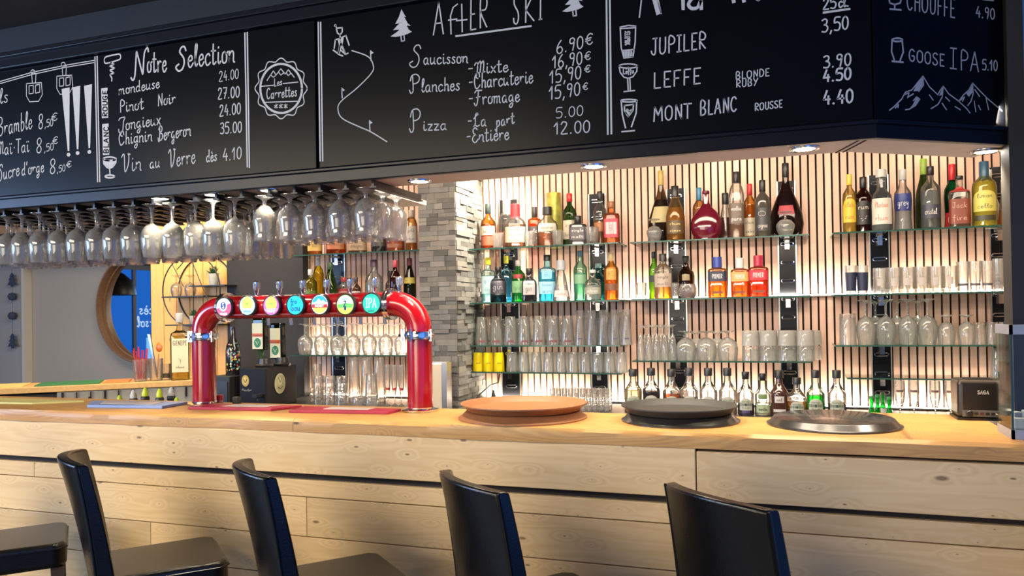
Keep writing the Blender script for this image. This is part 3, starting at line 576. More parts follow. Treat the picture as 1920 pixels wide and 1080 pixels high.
for t, xa, ya, xb, yb, h in (("JUPILER", 1220, 104, 1327, 90, 34), ("LEFFE", 1224, 166, 1317, 156, 32), ("BLONDE", 1379, 149, 1444, 142, 15), ("RUBY", 1380, 164, 1422, 160, 15), ("MONT", 1225, 228, 1298, 221, 30), ("BLANC", 1312, 217, 1384, 208, 30), ("ROUSSE", 1415, 208, 1468, 201, 15),
        ("25", 1543, 18, 1570, 15, 22), ("cl.", 1572, 14, 1593, 12, 24), ("3,50", 1540, 61, 1593, 54, 27), ("3.90", 1543, 128, 1598, 122, 25), ("4.50", 1543, 154, 1598, 148, 24), ("4.40", 1543, 196, 1602, 192, 28)):
    b.write(t, xa, ya, xb, yb, h*.9, .0042 if t[0] != '4' else .0052)
b.draw([[(1163, 51), (1165, 90), (1170, 109), (1187, 107), (1191, 80), (1192, 49), (1178, 48), (1163, 51)], [(1166, 95), (1189, 93)], [(1163, 54), (1192, 52)]]+[[(1169+3*i, 96), (1170+3*i, 107)] for i in range(6)], .004)
s_, wt = text_strokes("JUPILER")
for q in s_: ribbon(b.mw, [b.at(1172+9*v/20, 85-27*u/wt) for u, v in q], .003, b.n)
b.part('beer_glass_drawing')
b.draw([ell(1178, 124, 17, 4), [(1161, 124), (1163, 136), (1170, 145), (1178, 147), (1187, 144), (1194, 134), (1195, 123)], [(1177, 147), (1178, 170)], [(1181, 147), (1182, 169)], [(1170, 172), (1190, 170)]], .004)
b.write("Leffe", 1168, 139, 1189, 137, 9, .003); b.draw([[(1174, 130), (1178, 126), (1182, 129)]], .003)
b.part('beer_glass_drawing')
b.draw([[(1165, 190), (1167, 215), (1173, 240)], [(1194, 188), (1193, 212), (1184, 238)], ell(1179.5, 189, 15, 2.5), [(1166, 247), (1190, 245)], [(1171, 198), (1171, 207), (1178, 219), (1187, 207), (1188, 196), (1171, 198)], [(1172, 210), (1176, 205), (1180, 209), (1184, 206), (1187, 208)]], .0045)
b.fill([(1172, 211), (1177, 207), (1181, 211), (1186, 208), (1178, 218)])
b.part('beer_glass_drawing')
b.done()

b = Board('angled chalkboard at the right end with three chalk mountain peaks', .003, .449, 1.955, 2.474, right=True)
for t, xa, ya, xb, yb, h in (("CHOUFFE", 1699, 18, 1792, 34, 34), ("4.90", 1829, 32, 1866, 37, 20), ("GOOSE", 1703, 114, 1772, 125, 22), ("I", 1779, 128, 1797, 130, 38), ("PA", 1799, 131, 1839, 135, 36), ("5.10", 1841, 131, 1871, 133, 19)):
    b.write(t, xa, ya, xb, yb, h, .004)
b.draw([[(1665, -6), (1668, 6), (1677, 9), (1687, 6), (1691, -6)], [(1677, 9), (1677, 17)], [(1668, 17), (1689, 19)], [(1842, -1), (1862, 1)],
        ell(1682, 75, 9.5, 3), [(1672, 75), (1671, 97), (1676, 112)], [(1691, 76), (1693, 98), (1687, 114)], [(1672, 115), (1693, 117)]], .005)
b.part('beer_glass_drawing')
pk = [[(1667, 207), (1676, 200), (1690, 186), (1697, 173), (1709, 169), (1720, 155), (1730, 143), (1742, 163), (1758, 178), (1762, 170), (1768, 162), (1778, 176), (1797, 190), (1806, 178), (1815, 170), (1823, 156), (1836, 170), (1852, 186), (1878, 208)],
      [(1730, 143), (1731, 160), (1722, 172)], [(1694, 178), (1704, 174), (1701, 183), (1712, 176)], [(1712, 189), (1718, 182), (1724, 186), (1716, 198), (1704, 205), (1697, 206)], [(1678, 203), (1684, 196), (1683, 202)],
      [(1768, 162), (1766, 182), (1758, 196), (1745, 204)], [(1772, 182), (1780, 190)], [(1797, 190), (1812, 204), (1818, 212)], [(1790, 200), (1800, 206)], [(1766, 194), (1774, 206)], [(1742, 178), (1749, 188)],
      [(1823, 156), (1824, 176), (1820, 190), (1814, 198)], [(1827, 168), (1836, 181)], [(1826, 190), (1829, 210)], [(1834, 198), (1838, 206)], [(1848, 184), (1853, 206)], [(1797, 190), (1808, 182), (1804, 190)]]
b.draw(pk, .0035)
b.fill([(1730, 144), (1731, 160), (1724, 170), (1712, 172), (1716, 162)]); b.fill([(1767.5, 163), (1766, 178), (1760, 180)]); b.fill([(1822, 157), (1824, 172), (1816, 182), (1811, 176)])
b.fill([(1718, 183), (1723, 187), (1716, 198), (1703, 205), (1710, 198)])
b.part('mountain_drawing')
b.done()

# ================================================================== THE BAR
bar = thing('bar_counter', (-1.5, YB, 0), 'long timber bar counter with a thick live-edge top and plank front', 'bar counter')
inv = Matrix.Translation(-bar.location)
def slab_back(x): return 2.70 if x < .12 else 2.70+(x-.12)/.11*.2 if x < .23 else 2.90
def slab(x0, x1):
    m = MB(); m.M = inv; n = max(2, int((x1-x0)/.03)); rows = []
    for i in range(n+1):
        x = x0+(x1-x0)*i/n
        wv = .006*math.sin(3.1*x+1)+.004*math.sin(9*x)+.002*math.sin(23*x+2); b_ = slab_back(x)
        rows.append([(x, YB+wv*.7-.002, 1.034), (x, YB+wv*.8-.002, 1.050), (x, YB+wv-.001, 1.069), (x, YB+.008+wv*1.6, 1.079), (x, YB+.018+wv*1.6, ZT), (x, b_, ZT), (x, b_, 1.034)])
    vs_ = [p for r in rows for p in r]; k = 7
    fs = [(i*k+j, (i+1)*k+j, (i+1)*k+(j+1)%k, i*k+(j+1)%k) for i in range(n) for j in range(k)]
    fs += [tuple(range(k)), tuple(range(n*k, n*k+k))[::-1]]
    m.add(vs_, fs); return m
XS = U(549, 800, 'Y', YB).x
slab(-4.2, XS-.0008).build('countertop', M_SLAB, bar, smooth=True)
slab(XS+.0008, .60).build('countertop', M_SLAB, bar, smooth=True)
XJ = U(1305, 900, 'Y', YB).x
def plank(n_, x0, x1, z0, z1, y0, y1, bev=.003):
    m = MB(); m.M = inv; m.box(x0, x1, y0, y1, z0, z1); return m.build(n_, M_PINE, bar, bevel=bev)
plank('upper_board', -4.2, XJ-.001, .887, 1.033, YB+.004, YB+.04)
plank('upper_board', XJ+.002, .62, .882, 1.025, YB+.004, YB+.04)
m = MB(); m.M = inv; m.box(-4.2, .60, YB+.045, 2.62, .02, 1.03).build('carcass', pbr('dark_carcass', (.02, .015, .012), .8), bar)
zz = [.862, .800, .660, .520, .380, .240, .10]
for i in range(6):
    cuts = [-4.2, (-2.9, -1.6, -2.3, -1.1, -2.0, -1.5)[i], (XJ-.06, XJ, XJ+.02, XJ-.03, XJ, XJ)[i], .62]
    for a, b_ in zip(cuts, cuts[1:]): plank('front_plank', a+.0008, b_-.0008, zz[i+1]+.0016, zz[i]-.0016, YB+.026, YB+.045, .002)

# round trays on the bar
def tray(x, y, rad, top, mat, label, flip=False):
    h = .021; pr = [(0, 0), (rad*.86, 0), (rad*.88, .002), (rad*.95, h-.003), (rad, h), (rad, h-.004), (rad*.957, h-.0075), (rad*.892, -.002), (rad*.86, -.0045), (0, -.0045)]
    m = MB(); m.lathe(pr, 64, cap=False)
    if flip: m.v = [(a, b_, h-c-.0) for a, b_, c in m.v]; m.f = [f[::-1] for f in m.f]
    o = m.build('serving_tray', mat, None, smooth=True, loc=(x, y, top)); return tag(o, label, 'tray', None)
TB = pbr('brown_cork_tray', (.30, .125, .05), .42, noise=.15, nscale=40); TK = pbr('black_tray', (.022, .021, .020), .24, coat=.3); TS = pbr('black_nonslip_tray', (.034, .034, .030), .5, bump=.3, bscale=400)
X1 = ux(980, 2.53, ZT); tray(X1, 2.53, .222, ZT, TB, 'upside-down brown tray, lower of the stacked brown pair', True)
tray(X1+.003, 2.535, .218, ZT+.0305, TB, 'brown round tray facing up, upper of the stacked brown pair')
X2 = ux(1275, 2.57, ZT); tray(X2, 2.57, .190, ZT, TK, 'upside-down black tray under another black tray on the bar', True)
tray(X2-.004, 2.575, .187, ZT+.0305, TS, 'black round tray facing up, upper of the stacked black pair')
X3 = ux(1562, 2.575, ZT); tray(X3, 2.575, .195, ZT, TK, 'single upside-down black round tray on the wide end of the bar', True)

# bar mats
def mat_(pxs, col, th, name, label, cat, z=ZT, paper=None):
    q = [U(x, y, 'Z', z+th) for x, y in pxs]; c = sum(q, Vector())/len(q)
    m = MB(); m.prism([(p.x-c.x, p.y-c.y) for p in q], 0, th)
    if paper:
        t = thing(name, (c.x, c.y, z), label, cat); m.build('mat_base', flat(col, .5), t, bevel=.002)
        a, b_, c2, d = [Vector((p.x-c.x, p.y-c.y)) for p in q]
        L = lambda u, v: (a*(1-u)+b_*u)*(1-v)+(d*(1-u)+c2*u)*v
        pp = MB().prism([tuple(L(u, v)) for u, v in paper], th, th+.0012); pp.build('printed_panel', flat((.62, .55, .55), .4), t); return t
    o = m.build(name, flat(col, .5), None, bevel=.002, loc=(c.x, c.y, z)); return tag(o, label, cat)
mat_([(163, 759), (304, 761), (352, 753), (172, 751)], (.22, .32, .62), .012, 'bar_mat', 'pale blue bar mat at the foot of the left tap post', 'bar mat', paper=[(.15, .25), (.8, .25), (.8, .75), (.15, .75)])
mat_([(352, 763), (508, 766), (566, 760), (400, 757)], (.42, .02, .06), .010, 'bar_mat', 'red bar mat in front of the left tap post', 'bar mat', paper=[(.3, .35), (.8, .35), (.8, .9), (.3, .9)])
mat_([(541, 769), (728, 772), (752, 766), (572, 761)], (.42, .02, .06), .010, 'bar_mat', 'red bar mat beside the right tap post', 'bar mat', paper=[(.3, .35), (.75, .35), (.75, .9), (.3, .9)])
mat_([(-60, 753), (60, 755), (158, 751), (-40, 744)], (.62, .58, .22), .008, 'bar_mat', 'pale yellow bar mat at the far left of the counter', 'bar mat')

# ------------------------------------------------------------------ red beer tower
def multi(name, parts, parent, loc=None, rot=None, smooth=False):
    v, f, mi, mats = [], [], [], []
    for mb, mat in parts:
        n = len(v); v += mb.v; f += [tuple(i+n for i in q) for q in mb.f]; mi += [len(mats)]*len(mb.f); mats.append(mat)
    me = bpy.data.meshes.new(name); me.from_pydata(v, [], f); me.update()
    for m_ in mats: me.materials.append(m_)
    me.polygons.foreach_set('material_index', mi)
    if smooth: me.polygons.foreach_set('use_smooth', [True]*len(f))
    o = put(name, me, parent, loc)
    if rot: o.rotation_euler = rot
    return o
YT = 2.61; RTB = .047
xl, xr = ux(383, YT, 1.25), ux(787, YT, 1.25)
zx = U(600, 573, 'Y', YT).z
tw = thing('beer_tower', ((xl+xr)/2, YT, ZT), 'glossy red arched beer tower with seven round lit tap badges', 'beer tower')
ox, oz = (xl+xr)/2, ZT
RB = .098; zc = zx-RB-ZT
for sx, x in ((-1, xl-ox), (1, xr-ox)):
    MB().lathe([(RTB, .008), (RTB, zc-.022)], 36).build('post', M_RED, tw, smooth=True, loc=(x, 0, 0))
    MB().lathe([(.066, 0), (.068, .003), (.068, .008), (RTB+.002, .012), (RTB+.002, .016)], 36).build('base_flange', M_CHROME, tw, smooth=True, loc=(x, 0, 0))
    a = [(x-sx*RB+sx*RB*math.cos(t), 0, zc+RB*math.sin(t)) for t in [math.pi/2*i/14 for i in range(15)]]
    MB().tube([(x, 0, zc-.02)]+a+[(x-sx*(RB+.012), 0, zc+RB)], RTB, 32).build('elbow', M_RED, tw, smooth=True)
    cl = MB().lathe([(RTB, -.016), (RTB+.008, -.014), (RTB+.011, 0), (RTB+.008, .014), (RTB, .016)], 36).build('clamp', M_CHROME, tw, smooth=True, loc=(x, 0, zc-.02))
    for t in (-165, -95, -20):
        q = MB(); q.M = Matrix.Rotation(R(t), 4, 'Z')@Matrix.Translation((RTB+.016, 0, 0))
        q.box(-.008, .006, -.004, .004, -.022, .022).tube([(-.01, 0, 0), (.016, 0, 0)], .0045, 8).lathe([(.0, -.024), (.006, -.022), (.006, .022), (0, .024)], 10)
        q.build('clamp_bolt', M_CHROME, cl, smooth=True)
    q = MB(); q.M = Matrix.Rotation(R(90), 4, 'Y')
    q.lathe([(RTB, -.013), (RTB+.013, -.011), (RTB+.013, -.002), (RTB+.006, 0), (RTB+.013, .002), (RTB+.013, .011), (RTB, .013)], 36)
    fl = q.build('pipe_flange', M_CHROME, tw, smooth=True, loc=(x-sx*(RB+.018), 0, zc+RB))
q = MB().tube([(xl-ox+RB+.01, 0, zc+RB), (xr-ox-RB-.01, 0, zc+RB)], RTB, 36); q.build('crossbar', M_RED, tw, smooth=True)
q = MB().box(xl-ox+RB+.03, xr-ox-RB-.03, -RTB-.002, -RTB+.006, zc+RB-.034, zc+RB-.029); q.build('trim_line', flat((.20, .004, .008), .3), tw)
def disc(rx, rz, y, n=32, cx=0, cz=0, t0=0, t1=360):
    """upright filled disc (or a slice of one) facing the guests"""
    m = MB(); p = [(cx+rx*math.cos(R(t0+(t1-t0)*i/n)), y, cz+rz*math.sin(R(t0+(t1-t0)*i/n))) for i in range(n if t1-t0 == 360 else n+1)]
    m.add(p, [tuple(range(len(p)))]); return m
def lit(c, s=.9): 
    k = ('lit', c, s)
    if k not in _mc: _mc[k] = pbr('lit_badge_%d' % len(_mc), c, .25, emit=c, es=s, coat=.5)
    return _mc[k]
def sign_text(t, cx, cz, w_, h, y, wd, sm=3):
    m = MB(); st, wt = text_strokes(t, sm)
    for q in st: ribbon(m, [(cx-w_/2+u*w_/wt, y, cz+v*h/20-h/2) for u, v in q], wd, (0, -1, 0), 0)
    return m
BR = .036
bad = [(418, 576), (462, 573), (507, 573), (552, 572), (598, 571), (646, 571), (695, 569)]
NAVY = (.01, .03, .16); WH = (.75, .80, .85)
for i, (px, py) in enumerate(bad):
    p = U(px, py, 'Y', YT-RTB-.02); lx, lz = p.x-ox, p.z-ZT
    mm = MB(); mm.M = Matrix.Rotation(R(90), 4, 'X')
    mm.lathe([(BR+.002, -.014), (BR+.006, -.010), (BR+.006, .002), (BR+.002, .005), (BR, .003), (0, .003)], 32)
    bo = mm.build('tap_badge', flat((.03, .035, .04), .3, 0, .5), tw, smooth=True, loc=(lx, -RTB-.012, lz))
    MB().tube([(0, .010, 0), (0, .022, 0)], .012, 12).build('badge_neck', M_CHROME, bo)
    y = -.0036; P_ = []
    if i == 0:
        P_ = [(disc(BR, BR, y), lit((.55, .68, .92))), (disc(BR, BR, y-.0002, 20, 0, 0, 190, 385), lit((.80, .06, .16))), (disc(.019, .022, y-.0004, cx=-.003, cz=.005), lit((.62, .72, .9))),
              (disc(.013, .015, y-.0006, cx=-.002, cz=.006), lit(NAVY)), (sign_text('S', -.001, .006, .010, .02, y-.0009, .003), lit(WH)), (sign_text('rouge', 0, -.024, .034, .010, y-.0009, .0026), lit(WH))]
    elif i in (1, 2):
        rim = (.35, .75, .82) if i == 1 else (.80, .10, .35)
        P_ = [(disc(BR, BR, y), lit(rim)), (disc(.026, .027, y-.0002, cz=.007), lit((.78, .74, .08))), (disc(.012, .013, y-.0003, cz=.024), lit((.78, .74, .08))), (disc(.033, .014, y-.0004, 20, 0, -.012, 180, 360), lit((.62, .85, .9) if i == 1 else (.85, .25, .5))),
              (MB().box(-.0015, .0015, y-.0008, y-.0006, -.004, .022).box(-.012, .012, y-.0008, y-.0006, .006, .0085).box(-.009, -.007, y-.0008, y-.0006, -.004, .014).box(.007, .009, y-.0008, y-.0006, -.004, .014), lit((.08, .35, .08))),
              (sign_text('blonde' if i == 1 else 'ruby', 0, -.020, .034, .011, y-.0009, .0024), lit((.1, .3, .5) if i == 1 else (.9, .8, .85)))]
    elif i == 3:
        P_ = [(disc(BR, BR, y), lit((.01, .45, .68))), (sign_text('fra', -.006, .015, .03, .017, y-.0004, .0034), lit((.01, .10, .30))), (sign_text('Gou', .002, -.010, .044, .024, y-.0004, .0038), lit((.01, .10, .30)))]
    elif i == 4:
        P_ = [(disc(BR, BR, y), lit((.72, .76, .8))), (disc(BR*.95, BR*.95, y-.0002, 20, 0, 0, 15, 165), lit((.02, .30, .55))), (MB().add([(-.03, y-.0005, .006), (.03, y-.0005, .006), (.016, y-.0005, .018), (.008, y-.0005, .012), (-.004, y-.0005, .024), (-.014, y-.0005, .012)], [(0, 1, 2, 3, 4, 5)]), lit((.55, .75, .85))),
              (disc(BR*.93, BR*.93, y-.0003, 20, 0, 0, 198, 342), lit((.75, .45, .10))), (MB().box(-.0345, .0345, y-.0006, y-.0004, -.012, .001), lit((.62, .02, .03))), (sign_text('MONT', 0, -.0055, .04, .008, y-.0009, .0022), lit(WH))]
    elif i == 5:
        P_ = [(disc(BR, BR, y), lit((.50, .72, .12))), (disc(BR*.95, BR*.95, y-.0002, 20, 0, 0, 5, 175), lit((.70, .80, .82))), (disc(BR*.95, BR*.95, y-.0003, 20, 0, -.001, 215, 325), lit((.85, .80, .10))),
              (MB().add([(-.030, y-.0005, -.012), (.030, y-.0005, -.012), (.034, y-.0005, .001), (.006, y-.0005, .006), (-.034, y-.0005, .0)], [(0, 1, 2, 3, 4)]), lit((.12, .45, .12))), (sign_text('Z', 0, .002, .014, .020, y-.0009, .004), lit((.02, .05, .12))), (disc(.005, .007, y-.0008, 12, 0, -.016), lit(NAVY)), (sign_text('alpes', 0, .024, .034, .009, y-.0009, .002), lit((.2, .45, .6)))]
    else:
        P_ = [(disc(BR, BR, y), lit((.01, .46, .32))), (sign_text('IPA', .0, .002, .048, .034, y-.0004, .0048), lit((.35, .80, .72))), (sign_text('mont', 0, -.026, .026, .008, y-.0004, .002), lit((.01, .2, .15)))]
    multi('badge_face', P_, bo)
for px in (482, 525, 569, 614, 658, 704, 750):
    X = ux(px, YT+.01, 1.52)-ox
    h = MB().lathe([(.006, 0), (.007, .012), (.009, .016), (.013, .05), (.0135, .056), (.010, .060), (0, .061)], 18).build('tap_handle', M_CHROME, tw, smooth=True, loc=(X, .006, zc+RB+RTB-.003))
    MB().lathe([(.0138, .028), (.0145, .052), (.0145, .054), (.0138, .056)], 18).build('handle_sleeve', M_GLASS2, h, smooth=True)
    MB().tube([(X, .045, zc+RB-.02), (X, .075, zc+RB-.03), (X, .082, zc+RB-.075)], .007, 10).build('tap_spout', M_CHROME, tw, smooth=True)

# ------------------------------------------------------------------ bar stools
def stool():
    t = thing('bar_stool', (0, 0, 0), 'x', 'bar stool', 'black leather bar stools along the bar')
    wd, dp, zs, th = .335, .36, .665, .085
    m = MB(); m.prism([(-wd/2, -dp/2), (wd/2, -dp/2), (wd/2+.006, dp/2-.03), (wd/2-.02, dp/2), (-wd/2+.02, dp/2), (-wd/2-.006, dp/2-.03)], zs-th, zs)
    s_ = m.build('seat', M_LEATHER, t, bevel=.016, seg=4)
    MB().tube([(-wd/2-.004, -dp/2+.01, zs-.018), (-wd/2-.006, dp/2-.03, zs-.018), (-wd/2+.02, dp/2+.001, zs-.018), (wd/2-.02, dp/2+.001, zs-.018), (wd/2+.006, dp/2-.03, zs-.018), (wd/2+.004, -dp/2+.01, zs-.018)], .003, 6).build('piping', M_LEATHER, s_)
    # backrest: curved in plan, thicker at the foot, leaning back
    nx, nz = 14, 14; vs_, fs = [], []
    for side in (0, 1):
        for j in range(nz+1):
            u = j/nz; z = .56+u*(1.022-.56)
            lean = -.055*u**1.6-dp/2-.012; th_ = .058-.022*u
            for i in range(nx+1):
                v = 2*i/nx-1; cur = .052*(v*v)*(.25+.75*u)-.052*(.25+.75*u)
                zz_ = z-.010*(v*v)*u
                vs_.append((v*(wd/2+.002-.004*u), lean+cur+(0 if side == 0 else th_), zz_))
    W = nx+1; S = W*(nz+1)
    for j in range(nz):
        for i in range(nx):
            a = j*W+i; fs.append((a, a+1, a+W+1, a+W)); fs.append((S+a, S+a+W, S+a+W+1, S+a+1))
        a = j*W; fs.append((a, a+W, S+a+W, S+a)); a = j*W+nx; fs.append((a, S+a, S+a+W, a+W))
    for i in range(nx):
        a = nz*W+i; fs.append((a, a+1, S+a+1, S+a)); fs.append((i, S+i, S+i+1, i+1))
    b_ = MB().add(vs_, fs).build('backrest', M_LEATHER, t, bevel=.008, seg=3, smooth=True)
    for v in (-1, 1):
        e = MB(); e.tube([(v*(wd/2+.002-.004*u), -dp/2-.012-.055*u**1.6+.001, .56+u*(1.022-.56)-.012*u) for u in [k/10 for k in range(11)]], .0035, 6)
        e.build('seam_piping', M_LEATHER, b_, smooth=True)
    LG = wood('dark_leg_wood', (.05, .03, .02), (.03, .018, .012), along='Z', knots=0)
    for sx in (-1, 1):
        for sy in (-1, 1):
            m = MB(); x, y = sx*(wd/2-.03), sy*(dp/2-.03)
            m.add([(x+a, y+b2, zs-th) for a, b2 in ((-.02, -.02), (.02, -.02), (.02, .02), (-.02, .02))]+[(x*1.12+a, y*1.12+b2, 0) for a, b2 in ((-.013, -.013), (.013, -.013), (.013, .013), (-.013, .013))], [(0, 1, 2, 3), (7, 6, 5, 4), (0, 4, 5, 1), (1, 5, 6, 2), (2, 6, 7, 3), (3, 7, 4, 0)])
            m.build('leg', LG, t)
    for y, z in ((dp/2-.025, .26), (-dp/2+.025, .30)): MB().box(-wd/2+.02, wd/2-.02, y-.01, y+.01, z-.012, z+.012).build('stretcher', LG, t)
    return t
SL = ['black leather bar stool cut off by the left edge of the picture', 'black leather bar stool below the blue bar mat, back edge-on', 'black leather bar stool below the tap badges, back edge-on', 'black leather bar stool below the stacked brown trays', 'black leather bar stool below the stacked black trays, back seen broadest']
st0 = stool()
for i, x in enumerate((-2.615, -1.925, -1.265, -.605, .005)):
    o = st0 if i == 0 else copy_tree(st0)
    o.location = (x, 2.015, 0); o.rotation_euler = (0, 0, R(-41.5)); o['label'] = SL[i]

# ================================================================== THE BACK BAR
YS0, YS1 = 4.15, 4.385                          # front and rear edge of the glass shelves
def shelf(x0, x1, z, label, y0=YS0, ups=()):
    t = thing('glass_shelf', ((x0+x1)/2, YS1, z), label, 'shelf', 'glass shelves of the back bar')
    cx = (x0+x1)/2; th = .008
    MB().box(x0-cx, x1-cx, y0-YS1, 0, -th, 0).build('shelf_pane', M_SHELF, t)
    e = MB().box(x0-cx, x1-cx, y0-YS1-.0015, y0-YS1, -th, 0).box(x0-cx-.0015, x0-cx, y0-YS1, 0, -th, 0).box(x1-cx, x1-cx+.0015, y0-YS1, 0, -th, 0)
    e.build('polished_edge', M_SHELFEDGE, t)
    for u in ups:
        MB().add([(u-cx-.03, 0, -th-.0005), (u-cx+.03, 0, -th-.0005), (u-cx, -.10, -th-.0005), (u-cx-.03, 0, -th-.006), (u-cx+.03, 0, -th-.006), (u-cx, -.10, -th-.006)], [(0, 1, 2), (5, 4, 3), (0, 3, 4, 1), (1, 4, 5, 2), (2, 5, 3, 0)]).build('shelf_bracket', M_CHROME, t)
        MB().box(u-cx-.012, u-cx+.012, -.03, .0, -th-.05, -th-.006).build('bracket_clip', M_CHROME, t)
    return z
UPX = [(-1.594, -1.485), (-1.043, -.952), (-.595, -.503), (-.009, .074), (.437, .522), (.979, 1.052)]
UL = [(ux(622, 4.37, 1.5), ux(645, 4.37, 1.5)), (ux(762, 4.37, 1.5), ux(790, 4.37, 1.5))]
UPN = ['by the stone pillar', 'at the right end of the shelves beside the pillar', 'at the left end of the middle shelves', 'at the right end of the middle shelves', 'at the left end of the right-hand shelves', 'at the far right by the black post']
def upright(x0, x1, label, top=2.12):
    c = (x0+x1)/2; t = thing('shelf_upright', (c, 4.378, .93), label, 'shelf upright', 'black mirror uprights carrying the glass shelves'); hw = (x1-x0)/2
    MB().box(-hw, hw, 0, .012, 0, top-.93).build('mirror_strip', M_DARKMIRROR, t)
    MB().box(-hw-.006, -hw, -.002, .012, 0, top-.93).box(hw, hw+.006, -.002, .012, 0, top-.93).build('strip_edge', M_STEEL, t)
    z = .07
    while z < top-.96:
        m = MB(); q = [(math.cos(a)*.010+(.022 if math.cos(a) > 0 else -.022), -.002, z+math.sin(a)*.008) for a in [2*math.pi*i/20 for i in range(20)]]
        m.tube(q, .0035, 6, closed=True); m.build('slot_ring', M_CHROME, t, smooth=True); z += .098
for (a, b_), n_ in zip(UPX, UPN): upright(a, b_, 'black mirrored shelf upright '+n_)
upright(*UL[0], 'black mirrored shelf upright with chrome slots behind the tap badges')
B1 = (PX1+.012, -.83); B2 = (-.765, .135); B3 = (.248, 1.05); B0 = (XP2+.02, PX0-.012)
U1 = [-1.54, -.998]; U2 = [-.549, .032]; U3 = [.48, 1.015]; U0 = [sum(UL[0])/2]
S1 = shelf(*B1, 1.815, 'top glass shelf right of the pillar, holding whiskies', ups=U1); S2 = shelf(*B1, 1.502, 'second glass shelf right of the pillar, holding blue gins', ups=U1)
S3 = shelf(*B1, 1.256, 'glass shelf right of the pillar with upturned beer glasses', ups=U1); S4 = shelf(*B1, 1.104, 'lowest glass shelf right of the pillar with the yellow tumblers', ups=U1)
T1 = shelf(*B2, 1.812, 'top middle glass shelf with the maroon flask', ups=U2); T2 = shelf(*B2, 1.503, 'middle glass shelf with three orange square bottles', ups=U2); T3 = shelf(*B2, 1.173, 'low middle glass shelf with flutes and goblets', ups=U2)
V1 = shelf(*B3, 1.814, 'top right glass shelf with the yellow liqueur bottle', ups=U3); V2 = shelf(*B3, 1.505, 'right glass shelf with two navy-printed tumblers', ups=U3); V3 = shelf(*B3, 1.255, 'right glass shelf with upturned wine glasses', ups=U3); V4 = shelf(.30, 1.05, 1.094, 'lowest right glass shelf above the toaster', ups=U3)
W1 = shelf(*B0, 1.826, 'top glass shelf left of the pillar behind the hanging glasses', ups=U0); W2 = shelf(*B0, 1.502, 'glass shelf left of the pillar behind the tap badges', ups=U0); W3 = shelf(*B0, 1.197, 'glass shelf left of the pillar with upturned wine glasses', ups=U0)
# light strips along the slat wall
def led(x0, x1, z, label, e):
    t = thing('led_strip', ((x0+x1)/2, 4.372, z), label, 'light strip'); h = (x1-x0)/2
    MB().box(-h, h, -.012, .012, -.010, -.003).build('strip_channel', M_STEEL, t); MB().box(-h, h, -.006, .006, -.003, 0).build('strip_diffuser', M_LED, t)
    lamp('strip_glow', 'AREA', (0, 0, .004), e, (1, .88, .68), rot=(R(180-14), 0, 0), size=2*h, size_y=.015, parent=t)
led(PX1+.02, 1.30, 1.512, 'glowing light strip along the slat wall behind the second shelves', 26)
led(XP2+.02, PX0-.02, 1.205, 'glowing light strip behind the upturned wine glasses left of the pillar', 12)
ZK = .915
led(PX1+.02, 1.30, ZK+.014, 'glowing light strip along the foot of the slat wall', 40)
led(XP2+.02, PX0-.02, ZK+.014, 'glowing light strip on the worktop left of the pillar', 3)
# wall-washing spots high in the aisle
for px, e in ((720, 6), (1042, 11), (1366, 11), (1728, 11)):
    X = ux(px, YW, 2.25); lamp('wall_spot', 'SPOT', (X, 4.20, 2.60), e, (1, .86, .62), target=(X, 4.40, 2.0), angle=R(62), blend=.8, size=.03)
lamp('panel_spot', 'SPOT', (-4.0, 4.0, 2.55), 30, (1, .82, .5), target=(-4.2, 4.36, 1.5), angle=R(75), blend=.9, size=.04)
lamp('pillar_spot', 'SPOT', (-1.30, 4.05, 2.6), 360, (1, .88, .68), target=(-1.74, 4.2, 1.7), angle=R(70), blend=.8, size=.03)
# worktop and cabinets under the shelves
def cabinet(x0, x1, label):
    t = thing('back_cabinet', ((x0+x1)/2, 4.1, 0), label, 'cabinet'); h = (x1-x0)/2
    MB().box(-h, h, -.27, .27, .05, ZK-.03).build('carcass', M_CAB, t); MB().box(-h, h, -.30, .27, ZK-.03, ZK).build('worktop', flat((.05, .052, .05), .35), t)
    n = max(1, round(2*h/.6))
    for i in range(n):
        a = -h+2*h*i/n; d = MB().box(a+.004, a+2*h/n-.004, -.288, -.27, .1, ZK-.05).build('door', flat((.13, .135, .13), .45), t)
        MB().tube([(a+.06, -.30, ZK-.12), (a+.2, -.30, ZK-.12)], .005, 8).build('handle', M_STEEL, d)
cabinet(PX1+.012, 1.36, 'low grey back-bar cabinet right of the stone pillar'); cabinet(XP2+.004, PX0-.012, 'low grey back-bar cabinet left of the stone pillar')

